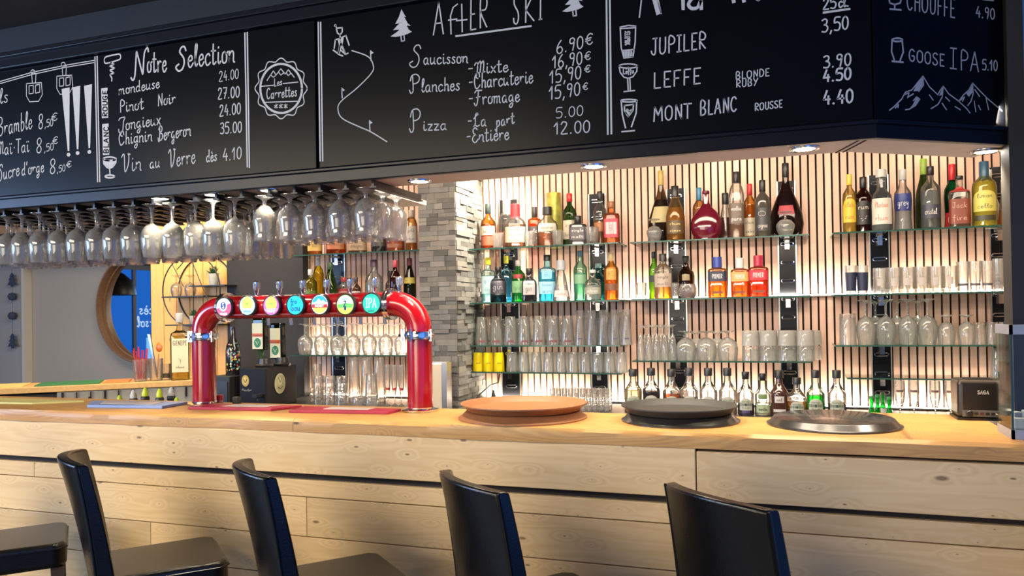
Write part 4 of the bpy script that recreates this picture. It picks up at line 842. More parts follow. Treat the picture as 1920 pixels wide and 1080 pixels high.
# ------------------------------------------------------------------ bottles
SH = {
 'bordeaux': [(.9,0),(1,.02),(1,.58),(.93,.64),(.5,.73),(.37,.78),(.35,.99)], 'burgundy': [(.92,0),(1,.02),(1,.44),(.86,.56),(.5,.72),(.36,.82),(.34,.99)],
 'spirit': [(.92,0),(1,.015),(1,.60),(.93,.67),(.62,.73),(.36,.78),(.33,.99)], 'square': [(.96,0),(1,.01),(1,.66),(.92,.70),(.45,.735),(.34,.76),(.33,.99)],
 'squat': [(.9,0),(1,.03),(1,.52),(.88,.62),(.45,.71),(.34,.76),(.32,.99)], 'cone': [(.95,0),(1,.03),(.92,.14),(.55,.58),(.36,.72),(.34,.99)],
 'flask': [(.35,0),(.68,.03),(.93,.14),(1,.28),(.93,.43),(.68,.56),(.38,.66),(.22,.75),(.19,.99)], 'decanter': [(.62,0),(.92,.05),(1,.17),(.92,.32),(.62,.5),(.32,.66),(.2,.77),(.17,.99)],
 'tall': [(.9,0),(1,.015),(1,.66),(.8,.76),(.42,.84),(.36,.99)], 'syrup': [(.93,0),(1,.015),(1,.46),(.96,.52),(.7,.60),(.40,.70),(.36,.74),(.35,.99)], 'waist': [(.95,0),(1,.02),(.88,.22),(1,.5),(.92,.62),(.5,.72),(.36,.78),(.34,.99)],
 'jug': [(.88,0),(1,.04),(1,.48),(.9,.58),(.5,.66),(.42,.7),(.42,.99)],
}
def rad_at(pr, u):
    for (r0, h0), (r1, h1) in zip(pr, pr[1:]):
        if h0 <= u <= h1: return r0+(r1-r0)*(u-h0)/max(1e-6, h1-h0)
    return pr[-1][0]
CLEAR = (.93, .95, .94); LABM = {}
def patch(pr, Rr, H, v0, v1, arc, power, sy, lift=1.015, nx=12, top=0):
    """a paper label lying on the bottle front (local -y side)"""
    m = MB(); n = 6; vs_ = []
    for j in range(n+1):
        v = v0+(v1-v0)*j/n; r = rad_at(pr, v)*Rr
        for i in range(nx+1):
            t = (2*i/nx-1); a = t*arc; q, c = math.sin(a), math.cos(a)
            mm = 1 if power == 2 else 1/((abs(c)**power+abs(q)**power)**(1/power))
            vv = v
            if top and j >= n-2: vv = v0+(v1-v0)*(j/n-top*(1-math.sqrt(max(0, 1-t*t)))*(j-n+2)/2)
            vs_.append((r*lift*q*mm, -r*lift*c*mm*sy, vv*H))
    return m.add(vs_, [(j*(nx+1)+i, j*(nx+1)+i+1, (j+1)*(nx+1)+i+1, (j+1)*(nx+1)+i) for j in range(n) for i in range(nx)])
def on_label(txt, pr, Rr, H, v, hgt, arc, power, sy, wd):
    m = MB(); st, wt = text_strokes(txt, 2)
    for q in st:
        pts = []
        for u, w_ in q:
            a = (u/wt*2-1)*arc; s_, c = math.sin(a), math.cos(a); vv = v+(w_/20-.5)*hgt; r = rad_at(pr, vv)*Rr*1.03
            mm = 1 if power == 2 else 1/((abs(c)**power+abs(s_)**power)**(1/power)); pts.append((r*s_*mm, -r*c*mm*sy, vv*H))
        if len(pts) > 1: ribbon(m, pts, wd, (0, -1, 0), .0004)
    return m
def bottle(px, top, wpx, Y, z, shape, gcol, liq, cap, labs, label, group=None, power=2, sy=1, milk=0, yaw=True, capr=1.22):
    X = ux(px, Y, z); _, by, Z = proj((X, Y, z)); S = Z/F_PX; H = (by-top)*S; Rr = wpx*S/2; pr = SH[shape]
    nm = 'liqueur_bottle' if shape in ('flask', 'decanter') else 'bottle'
    t = thing(nm, (X, Y, z), label, 'bottle', group, rz=-math.asin(X/math.hypot(X, Y))*(.8 if yaw else 0))
    ccol, cf = cap; n = 24
    top_g = 1-cf*.6
    q = [(r*Rr, h*H) for r, h in pr if h < top_g]+[(rad_at(pr, top_g)*Rr, top_g*H)]
    dark = max(gcol) < .06 or milk >= 1
    mat = flat(gcol, .12, 0, .6) if dark else gmat([c**.75 for c in gcol], .18, max(milk, .03))
    MB().lathe(q, n, 1, sy, power).build('glass_body', mat, t, smooth=True)
    if liq and not dark:
        lc, lv = liq; ql = [(r*Rr*.93, max(.012*H, h*H)) for r, h in pr if h < lv]+[(rad_at(pr, lv)*Rr*.93, lv*H)]
        MB().lathe(ql, n, 1, sy, power).build('liquid', gmat([c**.85 for c in lc], .0, .32), t, smooth=True)
    if cap:
        cr = pr[-1][0]*Rr*capr
        MB().lathe([(cr*.96, (1-cf)*H), (cr, (1-cf)*H+.001), (cr, H-.002), (cr*.93, H)], 18).build('cap', flat(ccol, .35), t, smooth=True)
    for L in labs:
        col, v0, v1, arc = L[:4]; tx = L[4] if len(L) > 4 else None; tc_ = L[5] if len(L) > 5 else (.05, .04, .04)
        lo = patch(pr, Rr, H, v0, v1, R(arc), power, sy, top=L[6] if len(L) > 6 else 0).build('label', flat([c*.72 for c in col], .45), t, smooth=True)
        if tx:
            rows = tx if isinstance(tx, list) else [tx]; nr = len(rows); m = MB()
            for k, s_ in enumerate(rows):
                hh = (v1-v0)*.42/nr; vv = v1-(v1-v0)*(k+.5)/nr
                mm = on_label(s_, pr, Rr, H, vv, min(hh, Rr*1.0/H), R(arc)*.58, power, sy, max(.0009, min(.0016, hh*H*.13))); m.add(mm.v, mm.f)
            m.build('label_print', flat(tc_, .5), lo)
    return t
AMB = (.78, .30, .05); GOLD = (.85, .50, .12); ORG = (.88, .26, .03); DRK = (.10, .022, .012); BLK = (.012, .012, .013); CREAM = (.68, .60, .44); WHT = (.72, .70, .66); RED_ = (.45, .015, .02); TEAL = (.02, .16, .2)
F, Mi, Bk = 4.20, 4.26, 4.322      # front, middle and back row on a shelf
# --- top shelf right of the pillar
bottle(916, 382, 29, Mi, S1, 'squat', AMB, (AMB, .55), ((.02, .03, .03), .22), [(CREAM, .3, .5, 60, 'bourbon'), ((.40, .10, .05), .08, .28, 60)], 'whisky bottle with a dark green cap, first on the top shelf beside the pillar')
bottle(951, 375, 30, Bk, S1, 'spirit', CLEAR, (AMB, .36), ((.62, .48, .28), .30), [], 'clear round-shouldered bottle with a tall tan cork stopper', capr=1.5)
bottle(967, 383, 39, 4.205, S1, 'squat', CLEAR, (AMB, .52), (RED_, .34), [(CREAM, .10, .46, 62, ['Maker', 'mark', 'whisky'])], 'square-shouldered bourbon with dripping red wax neck and cream label', power=3, capr=1.5)
bottle(1003, 388, 25, Bk, S1, 'square', ORG, (ORG, .62), (BLK, .26), [((.05, .03, .03), .08, .52, 60, ['old', 'no 7'], WHT)], 'orange whiskey bottle with a dark label and black cap', power=4)
bottle(1027, 388, 40, Mi, S1, 'squat', CLEAR, (AMB, .36), (BLK, .2), [((.55, .50, .40), .38, .58, 55, 'reserve')], 'broad flat bourbon flask, half empty, with a black stopper', sy=.6, capr=1.4)
X = ux(1040, 4.34, S1); zt_ = proj((X, 4.34, S1)); hh = (zt_[1]-362)*zt_[2]/F_PX
t = thing('gift_tin', (X, 4.34, S1), 'tall green and gold cylindrical gift tin behind the whiskies', 'tin')
MB().lathe([(.040, 0), (.041, .002), (.041, hh-.02)], 28).build('tube', pbr('green_gold_print', (.34, .33, .06), .35, metal=.3, noise=.8, nscale=25), t, smooth=True)
MB().lathe([(.042, hh-.022), (.042, hh-.002), (.040, hh)], 28).build('lid', flat((.45, .30, .05), .3, .6), t, smooth=True)
bottle(1069, 363, 27, Mi, S1, 'spirit', (.10, .22, .07), None, (RED_, .16), [(CREAM, .12, .48, 62, ['irish', 'whiskey'])], 'green whiskey bottle with a red cap and cream label')
bottle(1084, 405, 33, F, S1, 'square', (.03, .03, .032), None, (BLK, .25), [((.10, .09, .10), .15, .6, 60, ['single', 'malt'], WHT)], 'short wide black square bottle with a black label', power=5, sy=.7)
bottle(1126, 359, 25, Bk, S1, 'spirit', CLEAR, (AMB, .45), (BLK, .16), [((.50, .20, .08), .25, .42, 60)], 'half-empty clear whisky bottle with a white-topped black cap')
bottle(1147, 378, 31, Mi, S1, 'square', (.88, .50, .22), (ORG, .66), ((.25, .10, .04), .15), [((.55, .04, .08), .14, .58, 45), ((.66, .62, .62), .22, .5, 34, 'B', (.5, .03, .08))], 'orange square bottle with a red and white diamond label', power=4)
# --- top middle shelf
bottle(1241, 320, 52, Bk, T1, 'decanter', (.30, .22, .14), ((.16, .03, .02), .6), ((.42, .30, .08), .2), [((.50, .42, .18), .28, .5, 50)], 'large long-necked brandy bottle with a gold stopper and slanted gold label', sy=.6)
bottle(1267, 349, 35, 4.20, T1, 'burgundy', (.88, .66, .30), (GOLD, .60), (BLK, .2), [((.10, .06, .02), .12, .36, 58, ['rhum', 'vieux'], (.7, .5, .15))], 'golden rum bottle with a black cap and dark square label')
bottle(1312, 352, 24, Bk, T1, 'spirit', (.85, .6, .3), (GOLD, .6), ((.03, .16, .30), .24), [], 'amber bottle with a blue cap behind the maroon flask')
bottle(1325, 358, 58, 4.225, T1, 'flask', (.09, .004, .014), ((.15, .01, .03), .5), ((.085, .004, .014), .06), [], 'maroon round-bellied flask bottle on the top middle shelf', sy=.5, milk=1)
bottle(1361, 362, 30, Bk, T1, 'cone', CLEAR, ((.22, .03, .02), .48), (BLK, .24), [], 'clear cone bottle with dark red liquor right behind the maroon flask')
bottle(1382, 322, 28, Mi, T1, 'tall', CLEAR, ((.62, .30, .14), .2), (BLK, .17), [((.16, .12, .09), .22, .52, 62, ['vodka', 'pure'], WHT)], 'tall clear bottle with a dark brown label and black cap, top middle shelf', power=3)
bottle(1407, 345, 25, 4.318, T1, 'spirit', (.85, .52, .16), (GOLD, .62), (RED_, .2), [(CREAM, .06, .38, 62, ['rhum', 'ambre'])], 'slim amber rum bottle with a red cap and cream label')
bottle(1431, 338, 29, 4.21, T1, 'spirit', (.05, .045, .035), None, (BLK, .2), [((.05, .05, .055), .1, .5, 62, ['XO', 'cognac'], (.5, .48, .42))], 'dark bottle with a black capsule beside the slim amber rum')
bottle(1475, 306, 62, 4.30, T1, 'decanter', (.22, .10, .10), ((.07, .008, .008), .56), (BLK, .19), [((.45, .03, .05), .3, .42, 30)], 'big pear-shaped dark decanter bottle with a black stopper', sy=.65)
# --- top right shelf
bottle(1594, 327, 25, Mi, V1, 'spirit', (.90, .78, .40), ((.90, .74, .30), .66), ((.62, .45, .06), .18), [((.78, .55, .04), .18, .58, 62, ['club', 'rum'], (.45, .03, .03), .3)], 'pale gold rum with a yellow label and yellow cap, first on the top right shelf')
bottle(1620, 332, 31, Mi, V1, 'spirit', (.10, .02, .018), None, (BLK, .2), [((.02, .018, .02), .14, .56, 62, ['rum', '7'], (.6, .5, .4), .3)], 'dark brown rum with a black label next to the pale gold rum', milk=0)
bottle(1654, 318, 37, F, V1, 'jug', (.86, .90, .92), ((.86, .9, .9), .45), ((.45, .45, .44), .13), [((.70, .68, .60), .1, .52, 62, ['Planteur', 'rhum'], (.55, .10, .04))], 'clear rum bottle with a tall white label and red lettering')
bottle(1694, 318, 31, Mi, V1, 'waist', (.92, .93, .94), ((.92, .93, .94), .6), ((.42, .42, .42), .17), [((.03, .05, .24), .32, .60, 62, ['grey'], WHT)], 'clear waisted vodka bottle with a blue and silver band')
bottle(1734, 298, 30, Bk, V1, 'burgundy', (.12, .20, .05), None, ((.20, .32, .04), .22), [], 'tall green sparkling wine bottle behind the clear vodka')
bottle(1746, 312, 33, F, V1, 'spirit', (.78, .80, .80), ((.75, .78, .78), .6), (BLK, .14), [((.05, .06, .09), .16, .38, 62, 'cristal', WHT)], 'clear bottle with a dark blue label and black cap, before the green one')
bottle(1787, 308, 29, Bk, V1, 'waist', (.02, .26, .10), ((.02, .3, .12), .6), (RED_, .26), [((.60, .02, .03), .04, .26, 62, 'GET', WHT)], 'green mint liqueur bottle with a red cap and red label')
bottle(1800, 330, 35, F, V1, 'square', CLEAR, ((.55, .35, .22), .1), (BLK, .07), [((.26, .05, .025), .06, .54, 62, ['Jack', 'fire'], (.62, .45, .3)), ((.45, .02, .02), .68, .78, 60)], 'square clear whiskey bottle with a large brown-red label', power=5)
bottle(1858, 318, 36, Bk, V1, 'decanter', (.86, .84, .74), None, ((.60, .58, .5), .1), [], 'pale frosted round bottle behind the yellow liqueur', milk=.5)
bottle(1847, 303, 41, F, V1, 'spirit', (.97, .94, .55), ((.96, .85, .10), .68), ((.03, .09, .16), .28), [((.78, .72, .16), .22, .54, 62, ['limon', 'cello'], (.05, .05, .02), .35), ((.06, .06, .03), .08, .16, 55)], 'bright yellow lemon liqueur bottle with a blue-banded black neck')
bottle(1884, 336, 24, Mi, V1, 'cone', (.80, .74, .60), ((.85, .45, .06), .35), ((.45, .40, .32), .3), [], 'cone bottle with orange liquor at the far right end of the top shelf')
# --- second shelf right of the pillar
SAP = (.42, .80, .92)
bottle(916, 483, 26, Mi, S2, 'square', (.66, .88, .92), ((.55, .85, .92), .6), ((.70, .62, .03), .16), [((.55, .75, .82), .2, .58, 50, ['gin', 'dry'], (.1, .3, .5))], 'pale blue gin with a yellow pourer, first on the second shelf', power=4)
bottle(935, 500, 31, F, S2, 'squat', (.16, .24, .30), ((.02, .25, .32), .2), (BLK, .16), [((.05, .05, .07), .24, .66, 62, 'gin', (.4, .4, .42))], 'round dark bottle with teal liquor at its foot beside the pale blue gin')
bottle(950, 480, 22, Bk, S2, 'square', SAP, ((.20, .66, .85), .55), ((.66, .66, .05), .16), [], 'blue gin with a yellow-green pourer behind the round dark bottle', power=4)
bottle(973, 488, 27, Mi, S2, 'spirit', (.10, .62, .16), ((.05, .62, .12), .6), ((.36, .36, .34), .14), [((.30, .62, .30), .22, .5, 60, 'gin', (.03, .2, .05)), ((.40, .03, .03), .56, .66, 40)], 'bright green gin bottle with a round red seal')
bottle(993, 503, 29, F, S2, 'squat', (.015, .015, .018), None, (BLK, .18), [((.48, .45, .44), .2, .62, 42, 'gin')], 'squat black apothecary bottle with a white diamond label', power=3)
bottle(1027, 478, 33, Mi, S2, 'square', SAP, ((.16, .66, .86), .62), (BLK, .13), [((.25, .60, .78), .48, .66, 30, 'B', (.04, .15, .35)), ((.35, .66, .80), .16, .42, 50, ['london', 'gin'], (.05, .2, .4))], 'large sky-blue square gin bottle with a black cap', power=4)
bottle(1053, 488, 33, F, S2, 'cone', (.90, .92, .93), ((.9, .92, .93), .4), ((.34, .37, .40), .24), [((.72, .66, .62), .1, .26, 60, 'vodka', (.4, .12, .1))], 'clear conical vodka bottle with a grey cap', capr=1.5)
bottle(1089, 470, 26, Mi, S2, 'spirit', (.48, .80, .66), ((.45, .8, .68), .55), ((.05, .12, .16), .12), [((.25, .48, .28), .34, .52, 55)], 'sea-green gin bottle with a small green label')
bottle(1123, 494, 30, Bk, S2, 'squat', (.10, .46, .46), ((.08, .5, .48), .5), ((.08, .16, .16), .12), [], 'teal gin bottle behind the clear cut-glass gin')
bottle(1112, 506, 31, F, S2, 'squat', (.90, .93, .88), ((.9, .93, .86), .5), ((.55, .55, .5), .1), [((.36, .38, .30), .2, .42, 60, 'citron', WHT)], 'clear cut-glass gin bottle with an olive label', power=3)
bottle(1147, 473, 28, Mi, S2, 'spirit', (.88, .52, .12), ((.85, .45, .08), .66), ((.40, .30, .16), .18), [((.58, .34, .06), .42, .68, 40, 'K', (.1, .05, .02)), ((.22, .09, .04), .2, .34, 58)], 'amber gin bottle with a cork stopper and gold oval label, end of the gin shelf')
# --- middle second shelf
bottle(1227, 472, 20, Bk, T2, 'bordeaux', (.28, .66, .12), ((.72, .62, .05), .36), (BLK, .14), [((.03, .04, .03), .36, .5, 60)], 'slim bright green bottle with yellow liquor behind the bourbon')
bottle(1244, 476, 34, Mi, T2, 'spirit', CLEAR, ((.88, .46, .03), .26), (BLK, .17), [((.52, .42, .34), .26, .56, 62, ['single', 'malt'])], 'round clear whisky bottle with amber at the bottom and a grey-pink label')
bottle(1287, 480, 32, Bk, T2, 'squat', (.10, .04, .02), None, (BLK, .17), [((.30, .24, .12), .42, .56, 25)], 'dark brown liqueur bottle behind the candle glass')
for px, top, wd_, gc, cp, lb, l in ((1346, 482, 35, (.92, .50, .10), (.03, .06, .28), (.02, .03, .07), 'orange square bottle with a navy cap and navy label'), (1388, 484, 33, (.92, .42, .10), (.55, .54, .52), (.88, .40, .12), 'orange square bottle with a white cap, middle of the three'), (1423, 479, 36, (.90, .26, .06), (.34, .02, .05), (.60, .02, .04), 'red-orange square bottle with a dark red cap and red label')):
    bottle(px, top, wd_, Mi, T2, 'square', gc, (gc, .66), (cp, .26), [(lb, .40, .64, 48, 'PREMIER', WHT), ((.22, .05, .03), .1, .16, 30)], l, power=6, capr=1.5)
# --- left of the pillar, top shelf and the shelf behind the taps
bottle(591, 398, 26, Mi, W1, 'square', (.85, .48, .10), (GOLD, .6), ((.40, .06, .05), .2), [((.62, .40, .10), .1, .4, 60, 'rhum')], 'amber bottle, first on the top shelf left of the pillar', power=4)
bottle(630, 412, 36, Mi, W1, 'squat', (.85, .30, .06), (ORG, .5), (BLK, .2), [((.50, .16, .05), .15, .42, 60, 'whisky')], 'squat red-orange whisky bottle behind the tulip glasses', sy=.7)
bottle(671, 425, 34, Mi, W1, 'squat', (.60, .46, .34), ((.5, .3, .14), .5), ((.2, .12, .06), .18), [((.40, .26, .15), .1, .44, 62, 'armagnac')], 'brownish square bottle with a tan label behind the tulip glasses', power=4)
bottle(711, 398, 29, Mi, W1, 'burgundy', (.013, .012, .012), None, (BLK, .2), [((.06, .055, .05), .15, .5, 60, 'vieux', (.35, .3, .2))], 'opaque black bottle on the top shelf left of the pillar')
bottle(741, 398, 36, Mi, W1, 'squat', CLEAR, (ORG, .42), ((.40, .18, .10), .2), [((.12, .08, .05), .38, .56, 55, 'rye', (.6, .5, .3)), ((.30, .10, .04), .1, .2, 50)], 'clear bottle of orange liquor with a dark oval label', sy=.7, capr=1.5)
bottle(772, 394, 22, Mi, W1, 'tall', (.86, .60, .30), (GOLD, .6), ((.45, .40, .36), .2), [((.62, .55, .50), .2, .6, 60, ['gold', 'rhum'])], 'slim golden bottle with a pale label against the pillar')
for px, top, wd_, sh, gc, lq, cp, lab, l in (
    (583, 505, 24, 'spirit', (.62, .60, .06), ((.70, .62, .03), .66), (.5, .5, .48), [((.12, .20, .02), .3, .42, 55)], 'olive-yellow liqueur bottle behind the tap badges'),
    (598, 484, 20, 'tall', (.88, .74, .08), ((.85, .66, .03), .70), (.62, .62, .6), [], 'tall bright yellow liqueur bottle behind the tap badges'),
    (620, 492, 25, 'burgundy', (.12, .30, .04), None, (.04, .09, .03), [], 'green wine bottle behind the tap badges'),
    (645, 520, 26, 'spirit', (.86, .84, .82), None, (.35, .05, .05), [((.45, .04, .05), .4, .6, 60, 'rosso', WHT), (WHT, .15, .38, 60)], 'clear vermouth bottle with a red and white label'),
    (668, 520, 18, 'bordeaux', (.30, .22, .16), None, (.05, .04, .04), [((.6, .58, .52), .2, .5, 60)], 'small brown bottle with a pale label behind the tap badges'),
    (702, 487, 34, 'squat', (.88, .89, .87), ((.88, .89, .85), .5), (.10, .05, .08), [], 'round clear bottle with a dark stopper behind the tap badges'),
    (733, 508, 20, 'bordeaux', (.05, .03, .03), None, (.03, .02, .02), [], 'small dark bottle behind the right tap handle'),
    (742, 488, 22, 'bordeaux', (.24, .05, .05), None, (.45, .06, .08), [], 'red bottle with a pink-red capsule behind the right tap handle'),
    (769, 484, 24, 'burgundy', (.06, .08, .03), None, (.18, .05, .05), [((.70, .60, .12), .45, .58, 60)], 'dark green bottle with a yellow neck band against the pillar')):
    bottle(px, top, wd_, {583: 4.195, 598: 4.325, 620: 4.23, 645: 4.32, 668: 4.22, 702: 4.26, 733: 4.325, 742: 4.20, 769: 4.27}[px], W2, sh, gc, lq, (cp, .16), lab, l)
# --- syrup bottles standing on the worktop
SY = [(1188, 692, (.94, .92, .80), ((.90, .86, .62), .5)), (1222, 690, CLEAR, ((.05, .012, .015), .48)), (1260, 692, CLEAR, ((.72, .20, .03), .42)), (1293, 690, CLEAR, ((.07, .012, .03), .35)),
      (1329, 690, CLEAR, ((.03, .04, .03), .30)), (1365, 690, CLEAR, ((.80, .78, .66), .30)), (1399, 697, CLEAR, ((.10, .06, .14), .25)), (1431, 700, (.90, .92, .86), ((.84, .88, .80), .3)),
      (1462, 694, (.05, .02, .015), None), (1495, 708, CLEAR, ((.78, .42, .06), .36)), (1530, 694, CLEAR, ((.02, .62, .06), .46)), (1570, 694, CLEAR, ((.05, .04, .04), .28))]
SYL = ['syrup bottle of pale yellow, first of the syrup row', 'syrup bottle of near-black red liquid, second in the syrup row', 'syrup bottle of orange-brown liquid', 'syrup bottle of purple liquid beside the orange-brown one', 'syrup bottle of dark green-black liquid behind the black trays', 'syrup bottle almost clear with a beige label behind the black trays',
       'syrup bottle with a berry picture on its label', 'clear syrup bottle with a green leaf on the glass', 'black coffee liqueur bottle with white splashes on its label', 'shorter syrup bottle of amber liquid', 'syrup bottle of vivid green liquid', 'syrup bottle with dark liquid, last of the syrup row by the wide bar end']
for (px, top, gc, lq), l in zip(SY, SYL):
    i = SYL.index(l)
    lb = [((.52, .52, .44), .12, .40, 46, ['sirop', 'bio'], (.05, .15, .08), .5), ((.02, .07, .04), .22, .28, 44)]
    if i == 6: lb.append(((.10, .07, .20), .06, .12, 26))
    if i == 7: lb = [((.16, .24, .10), .40, .52, 30), ((.40, .50, .30), .08, .26, 50, 'menthe')]
    if i == 8: lb = [((.62, .60, .58), .30, .44, 30, 'caf', (.05, .03, .02)), ((.62, .60, .58), .10, .16, 40)]
    if i == 10: lb.append(((.50, .34, .10), .04, .12, 24))
    bottle(px, top, 33 if i not in (6, 7) else 30, 4.02, ZK, 'syrup', gc, lq, (BLK, .17), lb, l, 'syrup bottles behind the bar', capr=1.35)

# ------------------------------------------------------------------ glassware
def ware_prof(kind, Rr, H):
    t = min(.0022, Rr*.1)
    if kind == 'tumbler': b = .012; return [(0, 0), (Rr*.80, 0), (Rr*.84, .003), (Rr, H), (Rr-t, H), (Rr*.82-t, b), (0, b)]
    if kind == 'heavy': b = .022; return [(0, 0), (Rr*.90, 0), (Rr*.95, .004), (Rr, H), (Rr-t, H), (Rr*.9-t, b), (0, b)]
    if kind == 'pint': b = .014; return [(0, 0), (Rr*.72, 0), (Rr*.76, .004), (Rr*.90, H*.6), (Rr, H*.8), (Rr*.98, H), (Rr*.98-t, H), (Rr-t, H*.8), (Rr*.90-t, H*.6), (Rr*.74-t, b), (0, b)]
    if kind == 'flared': b = .02; return [(0, 0), (Rr*.78, 0), (Rr*.74, .01), (Rr*.62, H*.25), (Rr*.9, H*.75), (Rr, H), (Rr-t, H), (Rr*.9-t, H*.75), (Rr*.60-t, H*.26), (Rr*.4, b+.01), (0, b+.008)]
    if kind == 'wine': return [(0, 0), (Rr*.86, 0), (Rr*.86, .0025), (Rr*.3, .009), (Rr*.12, .02), (Rr*.11, H*.33), (Rr*.24, H*.37), (Rr*.62, H*.42), (Rr*.88, H*.50), (Rr*.99, H*.60), (Rr, H*.68), (Rr*.94, H*.82), (Rr*.78, H), (Rr*.78-t, H), (Rr*.94-t, H*.82), (Rr-t, H*.68), (Rr*.99-t, H*.60), (Rr*.87-t, H*.505), (Rr*.6, H*.43), (Rr*.2, H*.385), (0, H*.38)]
    if kind == 'tulip': return [(0, 0), (Rr*.80, 0), (Rr*.80, .003), (Rr*.3, .012), (Rr*.16, .02), (Rr*.16, H*.20), (Rr*.5, H*.25), (Rr*.92, H*.40), (Rr, H*.55), (Rr*.88, H*.76), (Rr*.84, H*.86), (Rr*.93, H), (Rr*.93-t, H), (Rr*.84-t, H*.86), (Rr*.88-t, H*.76), (Rr-t, H*.55), (Rr*.90-t, H*.405), (Rr*.46, H*.26), (0, H*.24)]
    if kind == 'goblet': return [(0, 0), (Rr*.74, 0), (Rr*.74, .003), (Rr*.2, .012), (Rr*.13, .02), (Rr*.13, H*.22), (Rr*.45, H*.27), (Rr*.85, H*.40), (Rr, H*.60), (Rr*.97, H*.8), (Rr*.88, H), (Rr*.88-t, H), (Rr*.97-t, H*.8), (Rr-t, H*.60), (Rr*.83, H*.41), (Rr*.4, H*.285), (0, H*.27)]
    if kind == 'flute': return [(0, 0), (Rr*.95, 0), (Rr*.95, .003), (Rr*.3, .010), (Rr*.13, .018), (Rr*.13, H*.24), (Rr*.5, H*.30), (Rr*.9, H*.5), (Rr, H*.7), (Rr*.92, H), (Rr*.92-t, H), (Rr-t, H*.7), (Rr*.88-t, H*.5), (Rr*.45, H*.31), (0, H*.29)]
    if kind == 'snifter': return [(0, 0), (Rr*.78, 0), (Rr*.78, .003), (Rr*.2, .01), (Rr*.12, .02), (Rr*.12, H*.30), (Rr*.6, H*.36), (Rr*.96, H*.52), (Rr, H*.62), (Rr*.86, H*.82), (Rr*.66, H), (Rr*.66-t, H), (Rr*.86-t, H*.82), (Rr-t, H*.62), (Rr*.94-t, H*.525), (Rr*.55, H*.37), (0, H*.345)]
NAMEW = dict(tumbler='tumbler', heavy='tumbler', pint='beer_glass', flared='beer_glass', wine='wine_glass', tulip='beer_goblet', goblet='wine_goblet', flute='champagne_flute', snifter='snifter_glass')
def ware(kind, pxs, top, wpx, Y, z, label, group=None, flip=True, mat=None, decal=None, dz=0, seg=20):
    """a run of the same glass; pxs are the places along the shelf, all share one mesh"""
    pxs = list(pxs); X = ux(pxs[len(pxs)//2], Y, z); _, by, Z = proj((X, Y, z)); S = Z/F_PX; H = (by-top)*S; Rr = wpx*S/2
    pr = ware_prof(kind, Rr, H)
    m = MB().lathe(pr, seg, cap=False)
    if flip: m.v = [(a, -b_, H-c) for a, b_, c in m.v]; 
    nm = NAMEW[kind]; me = m.mesh(nm, mat or M_GLASS2, True); dm = None; out = []
    if decal:
        col, v0, v1, arc = decal[:4]; q = sorted([(h, r) for r, h in pr[1:len(pr)//2+1]]); hs = [h/H for h, r in q]; 
        prn = [(r/Rr, (h/H if not flip else 1-h/H)) for h, r in q]; prn = prn[::-1] if flip else prn
        dm = patch(prn, Rr, H, v0, v1, R(arc), 2, 1, 1.02).mesh('printed_decal', flat(col, .5), True)
    for px in pxs:
        X = ux(px, Y, z); o = put(nm, me, None, (X, Y, z+dz)); o.rotation_euler = (0, 0, -math.asin(X/math.hypot(X, Y))); tag(o, label, 'glass', group)
        if dm: put('printed_decal', dm, o)
        out.append(o)
    return H
DEC = (.16, .05, .06)
# small tumblers among the whiskies
ware('tumbler', [934], 437, 22, 4.18, S1, 'small empty tumbler before the first whisky bottle', flip=False)
ware('tumbler', [993], 434, 20, 4.175, S1, 'small empty tumbler between the red-wax bourbon and the broad flask', flip=False)
ware('tumbler', [1046], 432, 22, 4.18, S1, 'small empty tumbler in front of the green and gold tin', flip=False)
ware('tumbler', [1110], 426, 27, 4.18, S1, 'empty tumbler beside the short black bottle', flip=False)
ware('snifter', [1227], 411, 29, 4.18, T1, 'upturned snifter before the gold-stoppered brandy bottle'); ware('snifter', [1473], 397, 34, 4.18, T1, 'upturned snifter before the big dark decanter')
ware('heavy', [1203], 530, 20, Mi, T2, 'small glass jar at the left end of the orange bottle shelf', flip=False); ware('tumbler', [1266], 531, 16, 4.2, T2, 'narrow shot glass before the slotted upright', flip=False)
t = thing('candle_glass', (ux(1290, 4.19, T2), 4.19, T2), 'round glass tealight holder in front of the dark brown bottle', 'candle holder')
MB().lathe([(0, 0), (.034, 0), (.046, .02), (.046, .05), (.038, .075), (.036, .075), (.044, .05), (.044, .02), (.032, .004), (0, .004)], 22, cap=False).build('glass_cup', M_GLASS2, t, smooth=True); MB().lathe([(.03, .006), (.038, .03), (0, .03)], 18).build('wax', flat((.30, .16, .16), .6), t, smooth=True)
# third and fourth shelves right of the pillar
ware('pint', [877+26.8*i for i in range(8)], 593, 25.5, 4.20, S3, 'upturned beer glass with small dark red print near its rim, front row', 'upturned printed beer glasses, front row', decal=(DEC, .10, .17, 30))
ware('pint', [893, 920, 947, 974, 1001, 1028, 1054], 597, 25, 4.30, S3, 'upturned beer glass with small dark red print, back row', 'upturned printed beer glasses, back row', decal=(DEC, .10, .17, 30))
ware('flared', [1088+21.8*i for i in range(5)], 581, 21, 4.20, S3, 'upturned tall fluted beer glass at the right end of the third shelf', 'upturned fluted beer glasses', decal=((.08, .07, .10), .16, .2, 25))
ware('flared', [1100, 1123, 1146, 1168], 585, 21, 4.30, S3, 'upturned tall fluted beer glass in the rear of the third shelf', 'upturned fluted beer glasses in the rear')
YEL = glass('yellow_printed_glass', (.98, .86, .02), edge=(.92, .76, .01), refr=.02, milk=.6)
for px, l in ((897, 'first'), (916, 'second'), (936, 'third')): ware('tumbler', [px], 661, 21, 4.20, S4, l+' of the three yellow tumblers on the lowest shelf', 'yellow tumblers', mat=YEL, decal=((.25, .2, .01), .42, .47, 25))
